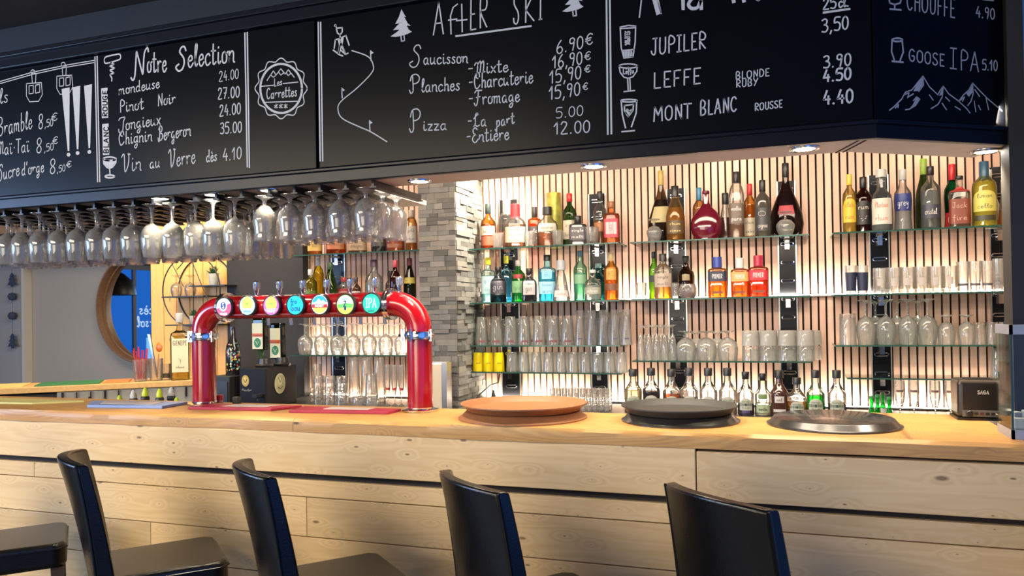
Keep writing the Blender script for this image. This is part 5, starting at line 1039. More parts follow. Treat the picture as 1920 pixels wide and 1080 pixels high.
ware('tumbler', [960, 983, 1006, 1029, 1052, 1075, 1098, 1121, 1144, 1166], 660, 22, 4.20, S4, 'clear upturned tumbler right of the yellow tumblers', 'clear tumblers beside the yellow ones')
ware('tumbler', [884, 971, 994, 1017, 1040, 1063, 1086, 1109, 1132, 1155], 660, 21.5, 4.30, S4, 'clear upturned tumbler in the rear of the lowest shelf', 'clear tumblers in the rear of the lowest shelf')
# low middle shelf
ware('flute', [1202, 1217, 1232, 1247, 1262], 609, 14.6, 4.20, T3, 'upturned champagne flute at the left of the low middle shelf', 'upturned flutes, front row'); ware('flute', [1210, 1225, 1240, 1255], 611, 14.6, 4.30, T3, 'upturned champagne flute in the rear of the low middle shelf', 'upturned flutes, rear row')
ware('goblet', [1287, 1325, 1365], 620, 38, 4.20, T3, 'upturned wide-bowled goblet between the flutes and the tumblers', 'upturned goblets, front row'); ware('goblet', [1306, 1345], 622, 36, 4.31, T3, 'upturned wide-bowled goblet behind the front goblets', 'upturned goblets, rear row')
h = ware('heavy', [1408, 1441, 1476, 1511], 648, 33, 4.20, T3, 'clear tumbler, lower one of a stacked pair on the low middle shelf', 'stacked tumblers, lower tier'); ware('heavy', [1425, 1458, 1493, 1524], 648, 33, 4.30, T3, 'clear tumbler of the lower tier, rear row', 'stacked tumblers, lower tier rear')
FROST = glass('frosted_glass', (.90, .89, .86), edge=(.7, .69, .66), refr=.3, milk=.35)
ware('heavy', [1408, 1441, 1476, 1511], 648, 33, 4.20, T3, 'whitish tumbler stacked on top of a clear one on the low middle shelf', 'stacked tumblers, upper tier', mat=FROST, dz=h+.001); ware('heavy', [1425, 1458, 1493, 1524], 648, 33, 4.30, T3, 'whitish tumbler of the upper tier, rear row', 'stacked tumblers, upper tier rear', mat=FROST, dz=h+.001)
# right-hand shelves
for px, l in ((1596, 'left one of the two tumblers with a navy printed band'), (1618, 'right one of the two tumblers with a navy printed band')): ware('tumbler', [px], 498, 21, 4.22, V2, l, 'navy-printed tumblers', flip=False, decal=((.012, .018, .05), .12, .76, 88))
ware('heavy', [1651, 1677, 1703, 1729, 1756, 1782], 500, 25.5, 4.20, V2, 'long-drink glass with a grey printed emblem in the second right shelf', 'glasses with a grey emblem', flip=False, decal=((.40, .36, .34), .30, .58, 24)); ware('heavy', [1664, 1690, 1716, 1743, 1769], 502, 25, 4.30, V2, 'long-drink glass in the rear of the second right shelf', 'long-drink glasses in the rear', flip=False)
ware('tumbler', [1806, 1829, 1852], 490, 22, 4.20, V2, 'tall glass with a dark strip near its foot', 'tall glasses with a dark strip', flip=False, decal=((.10, .09, .10), .20, .28, 60)); ware('tumbler', [1872, 1890], 484, 17.5, 4.2, V2, 'tall plain glass at the far right of the second right shelf', 'tall plain glasses at the right end', flip=False, decal=((.2, .2, .22), .22, .29, 50))
ware('heavy', [1590], 588, 30, 4.20, V3, 'upturned tumbler at the left end of the wine glass shelf', None)
ware('wine', [1624, 1662, 1703, 1740], 561, 34, 4.20, V3, 'tall upturned wine glass standing on its rim, right-hand shelf', 'upturned wine glasses, front row'); ware('wine', [1642, 1683, 1722], 564, 35, 4.31, V3, 'tall upturned wine glass in the rear of the right-hand shelf', 'upturned wine glasses, rear row')
ware('goblet', [1775, 1813], 590, 31, 4.20, V3, 'upturned short-stemmed goblet with a wide foot', 'upturned short-stemmed goblets'); ware('tumbler', [1837, 1861, 1885], 604, 23, 4.24, V3, 'small tumbler at the far right of the wine glass shelf', 'small tumblers by the post')
ware('tumbler', [1872], 652, 26, 4.24, V4, 'single tall glass on the lowest right shelf', flip=True)
# worktop: shot glasses, printed flutes
ware('heavy', [1037+11.2*i for i in range(10)], 729, 10.5, 3.98, ZK, 'little printed shot glass in the row behind the brown tray', 'shot glasses in front', flip=False, decal=((.35, .33, .28), .62, .78, 40)); ware('heavy', [1042+11.2*i for i in range(10)], 727, 10.5, 4.06, ZK, 'little shot glass in the rear row behind the brown tray', 'shot glasses in the rear', flip=False)
ware('flute', [1688, 1714, 1754, 1783], 714, 20, 4.05, ZK, 'champagne flute with small brown print on the worktop near the toaster', 'printed flutes on the worktop', flip=False, decal=((.25, .12, .10), .70, .76, 40))
# left of the pillar
ware('wine', [573, 603, 633, 663, 693, 724, 754], 606, 29, 4.20, W3, 'upturned wine glass on the shelf under the tap badges', 'upturned wine glasses left of the pillar, front row'); ware('wine', [588, 618, 648, 678, 709, 740], 609, 27, 4.31, W3, 'upturned wine glass in the rear under the tap badges', 'upturned wine glasses left of the pillar, rear row')
h = 0
for k, tier in enumerate(('bottom', 'second', 'third', 'top')):
    hh = ware('heavy', [598, 619, 641], 746, 21, 3.95, ZK, 'tumbler in the %s tier of the stacked tumblers left of the pillar' % tier, 'stacked tumblers left of the pillar, %s tier' % tier, dz=h); h += hh+.0015
h = 0
for k, tier in enumerate(('bottom', 'second', 'third')):
    hh = ware('heavy', [590, 611], 746, 21, 4.05, ZK, 'tumbler in the %s tier of the rear stack left of the pillar' % tier, 'rear stacked tumblers, %s tier' % tier, dz=h); h += hh+.0015
ware('heavy', [594], 682, 18, 4.20, ZK, 'tall straight glass behind the stacked tumblers', flip=True); ware('heavy', [672, 697], 744, 25, 3.93, ZK, 'beer tankard glass, lower one, right of the stacked tumblers', 'lower tankard glasses'); 
ware('pint', [665, 688, 712], 670, 24, 4.12, ZK, 'tall upturned beer glass behind the tankard glasses', 'tall upturned beer glasses left of the pillar'); ware('pint', [697], 700, 27, 4.02, ZK, 'broad upturned glass between the tall beer glasses and tankards')
ware('flute', [727, 740, 753], 684, 12.5, 4.0, ZK, 'slim stem glass with a red printed band beside the right tap post', 'slim stem glasses with a red band', flip=False, decal=((.40, .06, .05), .38, .44, 80))

# ------------------------------------------------------------------ stemware hanging under the soffit
rk = thing('glass_rack', (-2.2, 2.6, 1.905), 'black-railed rack of hanging glasses under the chalkboards', 'glass rack')
XRB = U(692, 354, 'Z', 1.905).x
MB().box(-4.2+2.2, XRB+2.2, 2.508-2.6, 3.0-2.6, 0, .02).build('rack_board', M_PLY, rk)
WX = [-3.31+.0985*i for i in range(15)]; TX = [-1.80, -1.69, -1.585, -1.48, -1.375]
rails = [(a+b_)/2 for a, b_ in zip(WX, WX[1:])]+[WX[0]-.05, (WX[-1]+TX[0])/2]+[(a+b_)/2 for a, b_ in zip(TX, TX[1:])]+[TX[-1]+.055]
for x in rails:
    MB().box(x+2.2-.005, x+2.2+.005, -.25, .12 if x > -1.86 else .34, -.022, -.001).box(x+2.2-.013, x+2.2+.013, -.25, .12 if x > -1.86 else .34, -.027, -.022).build('rail', M_BLACKMETAL, rk)
def hang(kind, Rr, H, spots, label, group, mat):
    pr = ware_prof(kind, Rr, H); m = MB().lathe(pr, 24, cap=False); m.v = [(a, -b_, -c) for a, b_, c in m.v]
    me = m.mesh(NAMEW[kind], mat, True)
    for x, y in spots: tag(put(NAMEW[kind], me, None, (x, y, 1.905-.0185)), label, 'glass', group)
zz_ = 1.905-.0185
jit = lambda: random.uniform(-.006, .006)
for r, (y, nm) in enumerate(((2.40, 'front'), (2.50, 'second'), (2.60, 'third'), (2.70, 'fourth'))):
    hang('wine', .0415, .205, [(x+jit(), y+jit()) for x in WX], 'wine glass hanging upside down in the %s row of the rack' % nm, 'hanging wine glasses, %s row' % nm, M_GLASS)
    if r < 3: hang('tulip', .043, .165, [(x+jit(), y+jit()+.01*r) for x in TX], 'tulip beer glass hanging upside down, %s row at the right end of the rack' % nm, 'hanging tulip glasses, %s row' % nm, M_GLASS)

# recessed spots in the plywood, plus two added ones brightening the hanging glasses
for px, py, l in ((505, 357, 'recessed spotlight above the hanging glasses'), (787, 340, 'recessed spotlight above the right tap post'), (1113, 312, 'recessed spotlight above the brown trays'), (1508, 279, 'recessed spotlight beside the plywood joint'), (1848, 284, 'recessed spotlight at the right end above the toaster'), (300, 372, 'added unseen spotlight among the hanging glasses at the left'), (400, 365, 'added unseen spotlight among the hanging glasses near their middle')):
    p = U(px, py, 'Z', 1.903); p.z = 1.905
    t = thing('downlight', p, l, 'spotlight', 'recessed soffit spotlights')
    MB().lathe([(.030, -.003), (.034, -.006), (.042, -.005), (.044, -.001), (.044, 0), (.03, 0)], 28, cap=False).build('trim_ring', M_CHROME, t, smooth=True)
    MB().lathe([(.030, -.0035), (0, -.0035)], 24, cap=False).build('lamp_face', M_SPOT, t)
    lamp('downlight_beam', 'SPOT', (0, 0, -.01), 60 if px in (300, 400) else 27, (1, .84, .58), rot=(0, 0, 0), angle=R(110), blend=.7, size=.028, parent=t)

# ================================================================== LEFT CORNER OF THE BAR
# round mirror in a deep wooden hoop
mc = U(266, 575, 'Y', YF-.06); zd = proj(mc)[2]; MR = 106*zd/F_PX
t = thing('round_mirror', (mc.x, YF, mc.z), 'large round mirror in a deep wooden hoop frame on the grey wall', 'mirror')
m = MB(); m.M = Matrix.Rotation(R(90), 4, 'X')
m.lathe([(MR, .002), (MR, .088), (MR-.004, .092), (MR-.016, .092), (MR-.018, .088), (MR-.020, .03), (MR-.034, .028), (MR-.034, .002)], 72, cap=False).build('hoop_frame', M_FRAME, t, smooth=True)
m = MB(); m.M = Matrix.Rotation(R(90), 4, 'X'); m.lathe([(MR-.030, .02), (0, .02)], 64, cap=False).build('mirror_glass', M_MIRROR, t)
# handwriting on the glazed door that the mirror reflects
dl = MB()
for txt, y0, z0, h, wd in (('Accès', 1.92, 1.50, .13, .46), ('sous-sol', 1.85, 1.34, .13, .56)):
    st_, wt = text_strokes(txt)
    for q in st_: ribbon(dl, [(-7.588, y0+wd*u/wt, z0+v*h/20) for u, v in q], .012, (1, 0, 0), .002)
struct(dl.build('door_lettering', emis('backlit_lettering', (.55, .75, 1.0), 1.3), door))
struct(MB().box(-7.593, -7.586, 1.86, 2.25, .78, 1.2).build('door_notice', emis('backlit_notice', (.20, .48, .95), 1.2), door))
pv = U(219, 550, 'Y', 2*(YF-.02)-3.2)
t = thing('pendant_lamp', (pv.x, 3.2, pv.z), 'black dome pendant lamp seen in the round mirror', 'lamp')
rr = 34*proj((pv.x, 2*(YF-.02)-3.2, pv.z))[2]/F_PX
MB().lathe([(rr, -.02), (rr, 0), (rr*.93, rr*.35), (rr*.72, rr*.75), (rr*.40, rr*1.05), (.03, rr*1.2), (.025, rr*1.2+.05)], 32, cap=False).build('dome_shade', M_BLACKMETAL, t, smooth=True)
MB().tube([(0, 0, rr*1.2+.04), (0, 0, ZC-pv.z)], .004, 6).build('cord', M_BLACK, t)
# felt garland
gx = ux(23, YF-.10, 1.5); gz = [U(23, y, 'Y', YF-.10).z for y in (530, 556, 592, 645)]
t = thing('felt_garland', (gx, YF-.10, ZC), 'hanging garland of dark blue felt fir trees on the grey reveal', 'garland'); FELT = pbr('navy_felt', (.035, .05, .10), .95)
MB().tube([(0, 0, 0), (0, 0, gz[-1]-ZC)], .0015, 5).build('string', M_BLACK, t)
def ftree(z, s_):
    q = [(0, 1), (.30, .62), (.16, .62), (.42, .24), (.22, .24), (.56, -.25), (.10, -.25), (.10, -.42), (-.10, -.42), (-.10, -.25), (-.56, -.25), (-.22, .24), (-.42, .24), (-.16, .62), (-.30, .62)]
    n = len(q); MB().add([(x*s_, -.006, z-ZC+y*s_) for x, y in q]+[(x*s_, .006, z-ZC+y*s_) for x, y in q], [tuple(range(n)), tuple(range(n, 2*n))[::-1]]+[(i, i+n, (i+1)%n+n, (i+1)%n) for i in range(n)]).build('felt_tree', FELT, t)
ftree(gz[0], .085); ftree(gz[3], .09)
for z in gz[1:3]: MB().lathe([(0, z-ZC-.035), (.025, z-ZC-.026), (.036, z-ZC), (.025, z-ZC+.026), (0, z-ZC+.035)], 12).build('felt_ball', FELT, t)

# angled side counter with its steel rail
ZS = 1.05; A = Vector((-4.145, 3.351)); D = Vector((.75, .66)).normalized(); NN = Vector((-D.y, D.x))
def sp(s, o): return tuple(A+D*s+NN*o)
t = thing('side_counter', (A.x, A.y, 0), 'angled wooden side counter with a steel front rail behind the bar', 'counter'); iv = Matrix.Translation((-A.x, -A.y, 0))
m = MB(); m.M = iv; m.prism([sp(-.9, 0), sp(1.02, 0), sp(1.02, .36), sp(-.9, .36)], ZS-.035, ZS).build('worktop', wood('side_counter_wood', (.66, .42, .17), (.45, .25, .09), knots=.5), t, bevel=.003)
m = MB(); m.M = iv; m.prism([sp(-.9, .04), sp(1.0, .04), sp(1.0, .34), sp(-.9, .34)], 0, ZS-.035).build('base_cabinet', flat((.03, .03, .03), .6), t)
m = MB(); m.M = iv; m.prism([sp(.12, .012), sp(.99, .012), sp(.99, .04), sp(.12, .04)], ZS-.16, ZS-.037); rl = m.build('steel_panel', pbr('grey_steel_sheet', (.42, .41, .39), .4, metal=.25), t)
for i in range(12):
    a = sp(.15+.075*i, .0); m = MB(); m.M = iv
    m.tube([(a[0], a[1], ZS-.04), (a[0], a[1], ZS-.10)], [.006, .006], 8).build('peg', M_CHROME if i % 3 else M_BLACKMETAL, rl, smooth=True)
def cmat(s0, s1, o0, o1, col, label):
    q = [sp(s0, o0), sp(s1, o0), sp(s1, o1), sp(s0, o1)]; c = (sum(p[0] for p in q)/4, sum(p[1] for p in q)/4)
    o = MB().prism([(x-c[0], y-c[1]) for x, y in q], 0, .007).build('counter_mat', flat(col, .6), None, bevel=.001, loc=(c[0], c[1], ZS)); tag(o, label, 'mat')
cmat(.0, .34, .03, .30, (.03, .16, .06), 'green mat lying on the angled side counter'); cmat(.36, .50, .04, .30, (.55, .20, .06), 'orange mat lying beside the green mat on the side counter'); cmat(-.55, -.06, .03, .30, (.62, .50, .18), 'pale straw-coloured mat at the near end of the side counter')
def sx(px, o):
    """a spot on the side counter, o metres behind its edge, under a pixel column"""
    lo, hi = -.8, 1.2
    for _ in range(40):
        s_ = (lo+hi)/2
        if proj((*sp(s_, o), ZS))[0] < px: lo = s_
        else: hi = s_
    return (*sp(lo, o), ZS)
def tumb(p, top, wpx, flare=.82):
    X, by, Z = proj(p); S = Z/F_PX; H = (by-top)*S; r = wpx*S/2; return H, r, MB().lathe([(0, 0), (r*flare, 0), (r*flare+.001, .003), (r, H), (r-.002, H), (r*flare-.002, .012), (0, .012)], 24, cap=False)
p = sx(264, .10); t = thing('straw_glass', p, 'glass of red drinking straws on the side counter', 'glass'); H, r, m = tumb(p, 674, 27); m.build('glass_cup', M_GLASS2, t, smooth=True)
for i in range(11):
    a = i*2.39; q = MB().tube([(math.cos(a)*r*.5, math.sin(a)*r*.5, .014), (math.cos(a)*r*(.7+.5*random.random()), math.sin(a)*r*.8, H*(1.35+.25*random.random()))], .0028, 6); q.build('straw', flat((.60, .02, .04), .4), t)
p = sx(293, .10); t = thing('utensil_glass', p, 'glass with steel tongs and an orange stirrer on the side counter', 'glass'); H, r, m = tumb(p, 672, 26); m.build('glass_cup', M_GLASS2, t, smooth=True)
MB().add([(-.062, -.006, H*2.1), (-.040, -.006, H*2.08), (.012, -.002, .02), (.002, -.002, .02), (-.062, 0, H*2.1), (-.040, 0, H*2.08), (.012, .004, .02), (.002, .004, .02)], [(0, 1, 2, 3), (7, 6, 5, 4), (0, 4, 5, 1), (1, 5, 6, 2), (2, 6, 7, 3), (3, 7, 4, 0)]).build('tongs', M_STEEL, t)
q = MB(); q.tube([(.01, 0, .015), (.022, 0, H*1.2)], .003, 6); q.M = Matrix.Translation((.026, 0, H*1.5)); q.lathe([(0, -.032), (.02, -.022), (.026, 0), (.018, .022), (0, .034)], 14, 1, .35); q.build('orange_stirrer', flat((.72, .16, .02), .35), t, smooth=True)
p = sx(338, .09); X, by, Z = proj(p); S = Z/F_PX; H = (by-587)*S; r = 16.5*S; pr = [(.95, 0), (1, .01), (1, .66), (.9, .70), (.42, .74), (.34, .77), (.33, .99)]
t = thing('bottle', p, 'tall square herbal liqueur bottle with a cream label on the side counter', 'bottle', rz=-math.atan2(p[0], p[1]))
MB().lathe([(a*r, b_*H) for a, b_ in pr], 28, 1, 1, 5).build('glass_body', gmat((.93, .92, .80), .22), t, smooth=True); MB().lathe([(r*.9, .01*H), (r*.93, .63*H), (r*.8, .66*H)], 28, 1, 1, 5).build('liquid', gmat((.90, .78, .30), 0, .15), t, smooth=True)
MB().lathe([(r*.40, .86*H), (r*.42, .865*H), (r*.42, .995*H), (r*.38, H)], 18).build('cap', flat((.55, .55, .52), .4), t, smooth=True)
lb = MB().box(-r*.86, r*.86, -r*1.0-.002, -r*.98, .12*H, .62*H).build('label', flat((.72, .66, .46), .5), t)
m = sign_text('GENEPI', 0, .555*H, r*1.45, .065*H, -r*1.0-.0032, .0026); a_ = sign_text('alpes', 0, .20*H, r*.9, .03*H, -r-.0032, .0015); m.add(a_.v, a_.f)
m.tube([(0, -r-.003, .24*H), (.004, -r-.003, .32*H)], .0008, 4).tube([(0.001, -r-.003, .29*H), (-.010, -r-.003, .33*H)], .0008, 4); m.build('label_print', flat((.06, .06, .05), .5), lb)
p = sx(311, .14); t = thing('small_jar', p, 'small clear jar between the utensil glass and the liqueur bottle', 'jar'); H, r, m = tumb(p, 682, 18, .95); m.build('jar_glass', M_GLASS2, t, smooth=True); MB().lathe([(0, .013), (r*.85, .013), (r*.88, H*.4), (0, H*.4)], 16).build('jar_content', flat((.25, .14, .08), .7), t)

# speed rail of pourer bottles behind the bar
t = thing('speed_rail', (-3.0, 2.64, .70), 'steel bottle rail fixed to the rear of the bar', 'bottle rail')
MB().box(-.75, .75, 0, .22, 0, .006).box(-.75, .75, .214, .22, 0, .10).box(-.75, .75, 0, .006, 0, .10).build('trough', M_STEEL, t)
for px, ty, col, dk, l in ((168, 744, (.02, .02, .02), (.02, .02, .02), 'bottle with a black pourer at the left end of the bottle rail'), (198, 746, (.02, .08, .06), (.03, .1, .08), 'bottle with a dark green pourer in the bottle rail'), (224, 741, (.55, .66, .04), (.03, .03, .03), 'bottle with a small yellow pourer beside the dark green one'), (250, 731, (.60, .60, .58), (.03, .03, .03), 'bottle with a silver pourer in the bottle rail'),
        (272, 727, (.60, .72, .03), (.03, .03, .03), 'bottle with the tallest yellow-green pourer'), (299, 729, (.60, .72, .03), (.03, .03, .03), 'bottle with a yellow-green pourer right of the tallest one'), (321, 726, (.66, .66, .64), (.05, .05, .05), 'bottle with a thin steel pourer'), (331, 745, (.45, .62, .04), (.03, .03, .03), 'bottle with a low green-yellow pourer beside the left tap post')):
    yy = 2.735 if px == 331 else 2.81 if px == 321 else 2.742
    z = U(px, ty, 'Y', yy).z; X = ux(px, yy, z); h = z-.706; tt = thing('pourer_bottle', (X, yy, .7062), l, 'bottle')
    MB().lathe([(.030, 0), (.032, .004), (.032, h*.55), (.015, h*.72), (.013, h-.055)], 18).build('glass_body', gmat((.25, .32, .2), .2), tt, smooth=True)
    MB().lathe([(.0165, h-.06), (.019, h-.056), (.019, h-.044), (.015, h-.038)], 16).build('collar', flat(dk, .4), tt, smooth=True)
    MB().lathe([(.014, h-.038), (.0145, h-.025), (.008, h-.006), (.004, h)], 14).build('pourer', flat(col, .35), tt, smooth=True)

# round wire wall shelf with its plants
wc = U(370, 545, 'Y', 4.27); zd = proj(wc)[2]; WR = 66*zd/F_PX
t = thing('wire_shelf', (wc.x, 4.36, wc.z), 'round black wire wall shelf on the pine boards', 'wall shelf')
for y in (-.006, -.15): MB().tube([(WR*math.cos(2*math.pi*i/48), y, WR*math.sin(2*math.pi*i/48)) for i in range(48)], .0045, 6, closed=True).build('hoop', M_BLACKMETAL, t, smooth=True)
def wz(py): return U(370, py, 'Y', 4.27).z-wc.z
def wx(px): return ux(px, 4.27, 1.45)-wc.x
for a, b_, py in ((316, 394, 556), (366, 434, 537), (322, 420, 609)):
    MB().box(wx(a), wx(b_), -.152, -.002, wz(py)-.004, wz(py)+.004).build('shelf_board', M_BLACKMETAL, t)
for a, b_ in (((333, 488), (357, 538)), ((368, 478), (400, 560)), ((375, 478), (375, 609)), ((368, 480), (345, 505)), ((400, 556), (412, 600))):
    MB().tube([(wx(a[0]), -.15, wz(a[1])), (wx(b_[0]), -.15, wz(b_[1]))], .003, 6).build('strut', M_BLACKMETAL, t)
for px, l in ((331, 'left one of two upturned cocktail glasses on the wire shelf'), (357, 'right one of two upturned cocktail glasses on the wire shelf')): ware('wine', [px], 516, 21, 4.28, wc.z+wz(556)+.004, l, 'cocktail glasses on the wire shelf')
LEAF = pbr('plant_leaf', (.035, .11, .03), .6, noise=.4, nscale=30)
def plant(px, py, pot_h, pot_w, sp_, label, pc):
    z = wc.z+wz(py)+.004; X = ux(px, 4.28, z); S = proj((X, 4.28, z))[2]/F_PX; ph, pr_ = pot_h*S, pot_w*S/2
    tt = thing('potted_plant', (X, 4.28, z), label, 'plant')
    MB().lathe([(pr_*.75, 0), (pr_*.8, .002), (pr_, ph), (pr_*.9, ph), (pr_*.85, ph*.85), (0, ph*.85)], 20).build('pot', flat(pc, .6), tt, smooth=True)
    m = MB()
    for i in range(60):
        a, e = random.uniform(0, 6.28), random.uniform(.1, 1.2); L = sp_*S*random.uniform(.5, 1); d = Vector((math.cos(a)*math.sin(e), math.sin(a)*math.sin(e)*.7, math.cos(e)))
        s_ = d.cross(Vector((0, 0, 1))).normalized()*.006; b0 = Vector((0, 0, ph*.85)); pts = [b0, b0+d*L*.55+s_, b0+d*L+Vector((0, 0, -.01)), b0+d*L*.55-s_]
        m.add([tuple(p) for p in pts], [(0, 1, 2, 3)])
    tag(m.build('leaves', LEAF, tt), kind='stuff')
plant(401, 537, 22, 19, 24, 'small plant in a grey-white pot on the upper wire shelf', (.5, .5, .48)); plant(365, 609, 16, 20, 20, 'small dark plant in the lower compartment of the wire shelf', (.45, .40, .36))
X = ux(398, 4.26, 1.4); z = wc.z+wz(609)+.004; tag(MB().box(-.06, .06, -.05, .05, 0, .055).build('white_box', flat((.55, .52, .48), .6), None, bevel=.003, loc=(X, 4.26, z)), 'small off-white box on the lowest wire shelf behind the tap elbow', 'box')

# shot dispenser with two upturned herb liqueur bottles
YD = 3.72; xc = ux(498, YD, 1.1); zt = U(498, 690, 'Y', YD).z
t = thing('shot_dispenser', (xc, YD, ZK), 'black chilled shot dispenser with round herbal emblems between the tap posts', 'drink dispenser'); hh = zt-ZK; dw = 48*proj((xc, YD, 1.1))[2]/F_PX/.80
MB().box(-dw, 0, 0, .30, 0, hh).build('housing', pbr('black_powder_coat', (.007, .007, .008), .5, spec=.2), t, bevel=.006)
m = MB().add(disc(.026, .033, 0).v, disc(.026, .033, 0).f); 
multi('front_emblem', [(disc(.026, .033, -.0015), flat((.42, .27, .04), .4)), (disc(.017, .022, -.002), flat((.55, .42, .10), .4)), (MB().tube([(-.010, -.0025, .010), (-.006, -.0025, -.004), (0, -.0025, -.010), (.006, -.0025, -.004), (.010, -.0025, .010)], .002, 5), flat((.10, .05, .02), .5)), (sign_text('Meister', .01, -.052, .07, .014, -.0015, .002), flat((.30, .29, .26), .5))], t, loc=(-dw+.045, -.001, hh-.075))
ro = multi('side_emblem', [(disc(.052, .060, -.0015), flat((.40, .38, .22), .5)), (disc(.044, .052, -.002, 40), flat((.30, .29, .16), .5)), (disc(.020, .024, -.0025, 24, 0, .012), flat((.45, .42, .25), .5)), (MB().tube([(-.016, -.003, .034), (-.006, -.003, .016), (0, -.003, .006), (.006, -.003, .016), (.016, -.003, .034)], .002, 5).tube([(-.022, -.003, -.020), (0, -.003, -.030), (.022, -.003, -.020)], .003, 5), flat((.10, .10, .05), .6))], t, loc=(.0015, .13, hh-.10), rot=(0, 0, R(90)))
MB().box(-.05, -.02, -.06, .0, hh*.30, hh*.36).tube([(-.035, -.02, hh*.33), (-.035, -.03, hh*.2)], .006, 8).build('tap', M_BLACKMETAL, t)
MB().lathe([(.05, 0), (.055, .012), (.04, .02), (.035, .05)], 20).build('bottle_socket', M_BLACK, t, loc=(-.06, .07, hh)); MB().lathe([(.05, 0), (.055, .012), (.04, .02), (.035, .05)], 20).build('bottle_socket', M_BLACK, t, loc=(-.03, .2, hh))
def herb(px, y0, y1, Y, dx, l):
    zb, zt2 = U(px, y1, 'Y', Y).z, U(px, y0, 'Y', Y).z; X = ux(px, Y, zb); hB = zt2-zb; wB = .052; dn = max(.02, zb-(zt+.049))
    tt = thing('bottle', (X, Y, zb-dn), l, 'bottle')
    MB().box(-wB/2*1.6, wB/2*1.6, -.028, .028, dn, dn+hB+.03).build('glass_body', gmat((.05, .12, .05), .2), tt, bevel=.012, seg=3)
    MB().lathe([(.013, 0), (.014, .002), (.022, dn), (.03, dn+.005)], 16).build('neck', flat((.03, .07, .03), .2), tt, smooth=True)
    c = dn+hB*.5
    multi('label', [(MB().box(-.036, .036, -.0298, -.029, dn+.006, dn+hB), flat((.55, .55, .38), .5)), (MB().box(-.0362, .0362, -.0302, -.0299, dn+hB*.50, dn+hB*.62), flat((.50, .10, .02), .5)), (disc(.024, .028, -.0302, 24, 0, dn+hB*.27), flat((.02, .16, .06), .5)), (MB().tube([(-.012, -.031, dn+hB*.33), (0, -.031, dn+hB*.2), (.012, -.031, dn+hB*.33)], .002, 5), flat((.45, .55, .35), .5)), (sign_text('kräuter' if False else 'herbal', 0, dn+hB*.56, .06, .012, -.0306, .002), flat((.2, .05, .02), .5))], tt)
herb(489, 606, 656, YD+.07, 0, 'left upturned green herb liqueur bottle on the shot dispenser'); herb(522, 615, 672, YD+.20, 0, 'right upturned green herb liqueur bottle on the shot dispenser')
X = ux(431, 3.76, 1.0); tz = U(430, 706, 'Y', 3.7).z
t = thing('ice_bin', (X, 3.9, 0), 'black cabinet behind the left tap post', 'cabinet'); MB().box(-.10, .045, -.2, .2, 0, tz).build('body', flat((.016, .016, .016), .5), t, bevel=.004); MB().box(-.09, .035, -.206, -.2, .1, tz-.03).build('door', flat((.02, .02, .02), .4), t)
X = ux(437, 3.8, 1.2); t = thing('bottle', (X, 3.8, tz), 'black bottle with a bright skull-like floral print behind the left tap post', 'bottle', rz=-math.atan2(X, 3.8)); bh = U(437, 612, 'Y', 3.8).z-tz
prs = [(.95, 0), (1, .02), (1, .5), (.85, .62), (.42, .76), (.36, .99)]
MB().lathe([(a*.043, b_*bh) for a, b_ in prs], 22).build('glass_body', flat((.012, .012, .013), .15, 0, .5), t, smooth=True)
bits = []
for c in ((.65, .62, .5), (.05, .30, .40), (.55, .50, .05), (.45, .04, .04)):
    m = MB()
    for i in range(14):
        a, v = random.uniform(-.9, .9), random.uniform(.08, .66); r_ = rad_at(prs, v)*.043*1.02; s_ = random.uniform(.003, .007)
        p0 = Vector((r_*math.sin(a), -r_*math.cos(a), v*bh)); tx = Vector((math.cos(a), math.sin(a), 0))*s_; tz_ = Vector((0, 0, s_*1.3))
        m.add([tuple(p0-tx), tuple(p0-tz_), tuple(p0+tx), tuple(p0+tz_)], [(0, 1, 2, 3)])
    bits.append((m, flat(c, .4)))
multi('floral_print', bits, t)
# small things on the bar beside the posts
X = ux(412, 2.672, ZT); t = thing('small_jar', (X, 2.672, ZT), 'tiny jar with a red lid behind the left tap post', 'jar'); MB().lathe([(.012, 0), (.0135, .002), (.0135, .012)], 16).build('jar_body', flat((.55, .35, .28), .4), t); MB().lathe([(.014, .012), (.0145, .014), (.0145, .032), (.013, .034)], 16).build('lid', flat((.50, .03, .03), .35), t)
X = ux(444, 2.672, ZT); t = thing('coaster_box', (X, 2.672, ZT), 'small black box with a white sign beside the red-lidded jar', 'box'); MB().box(-.013, .013, -.012, .012, 0, .028).build('box_body', M_BLACK, t, bevel=.001); sign_text('X', 0, .014, .012, .014, -.0125, .0015).build('white_sign', flat((.6, .6, .6), .5), t)
X = ux(824, 3.90, 1.0); t = thing('steel_holder', (X, 3.90, ZK), 'beige and steel menu holder between the right tap post and the pillar', 'holder'); zt = U(824, 682, 'Y', 3.9).z-ZK
MB().box(-.055, .03, -.03, .03, 0, zt).build('beige_panel', flat((.50, .42, .30), .5), t, bevel=.003); MB().box(.03, .06, -.035, .035, 0, zt+.01).box(-.06, .06, .03, .036, 0, zt+.01).build('steel_side', M_STEEL, t, bevel=.002)
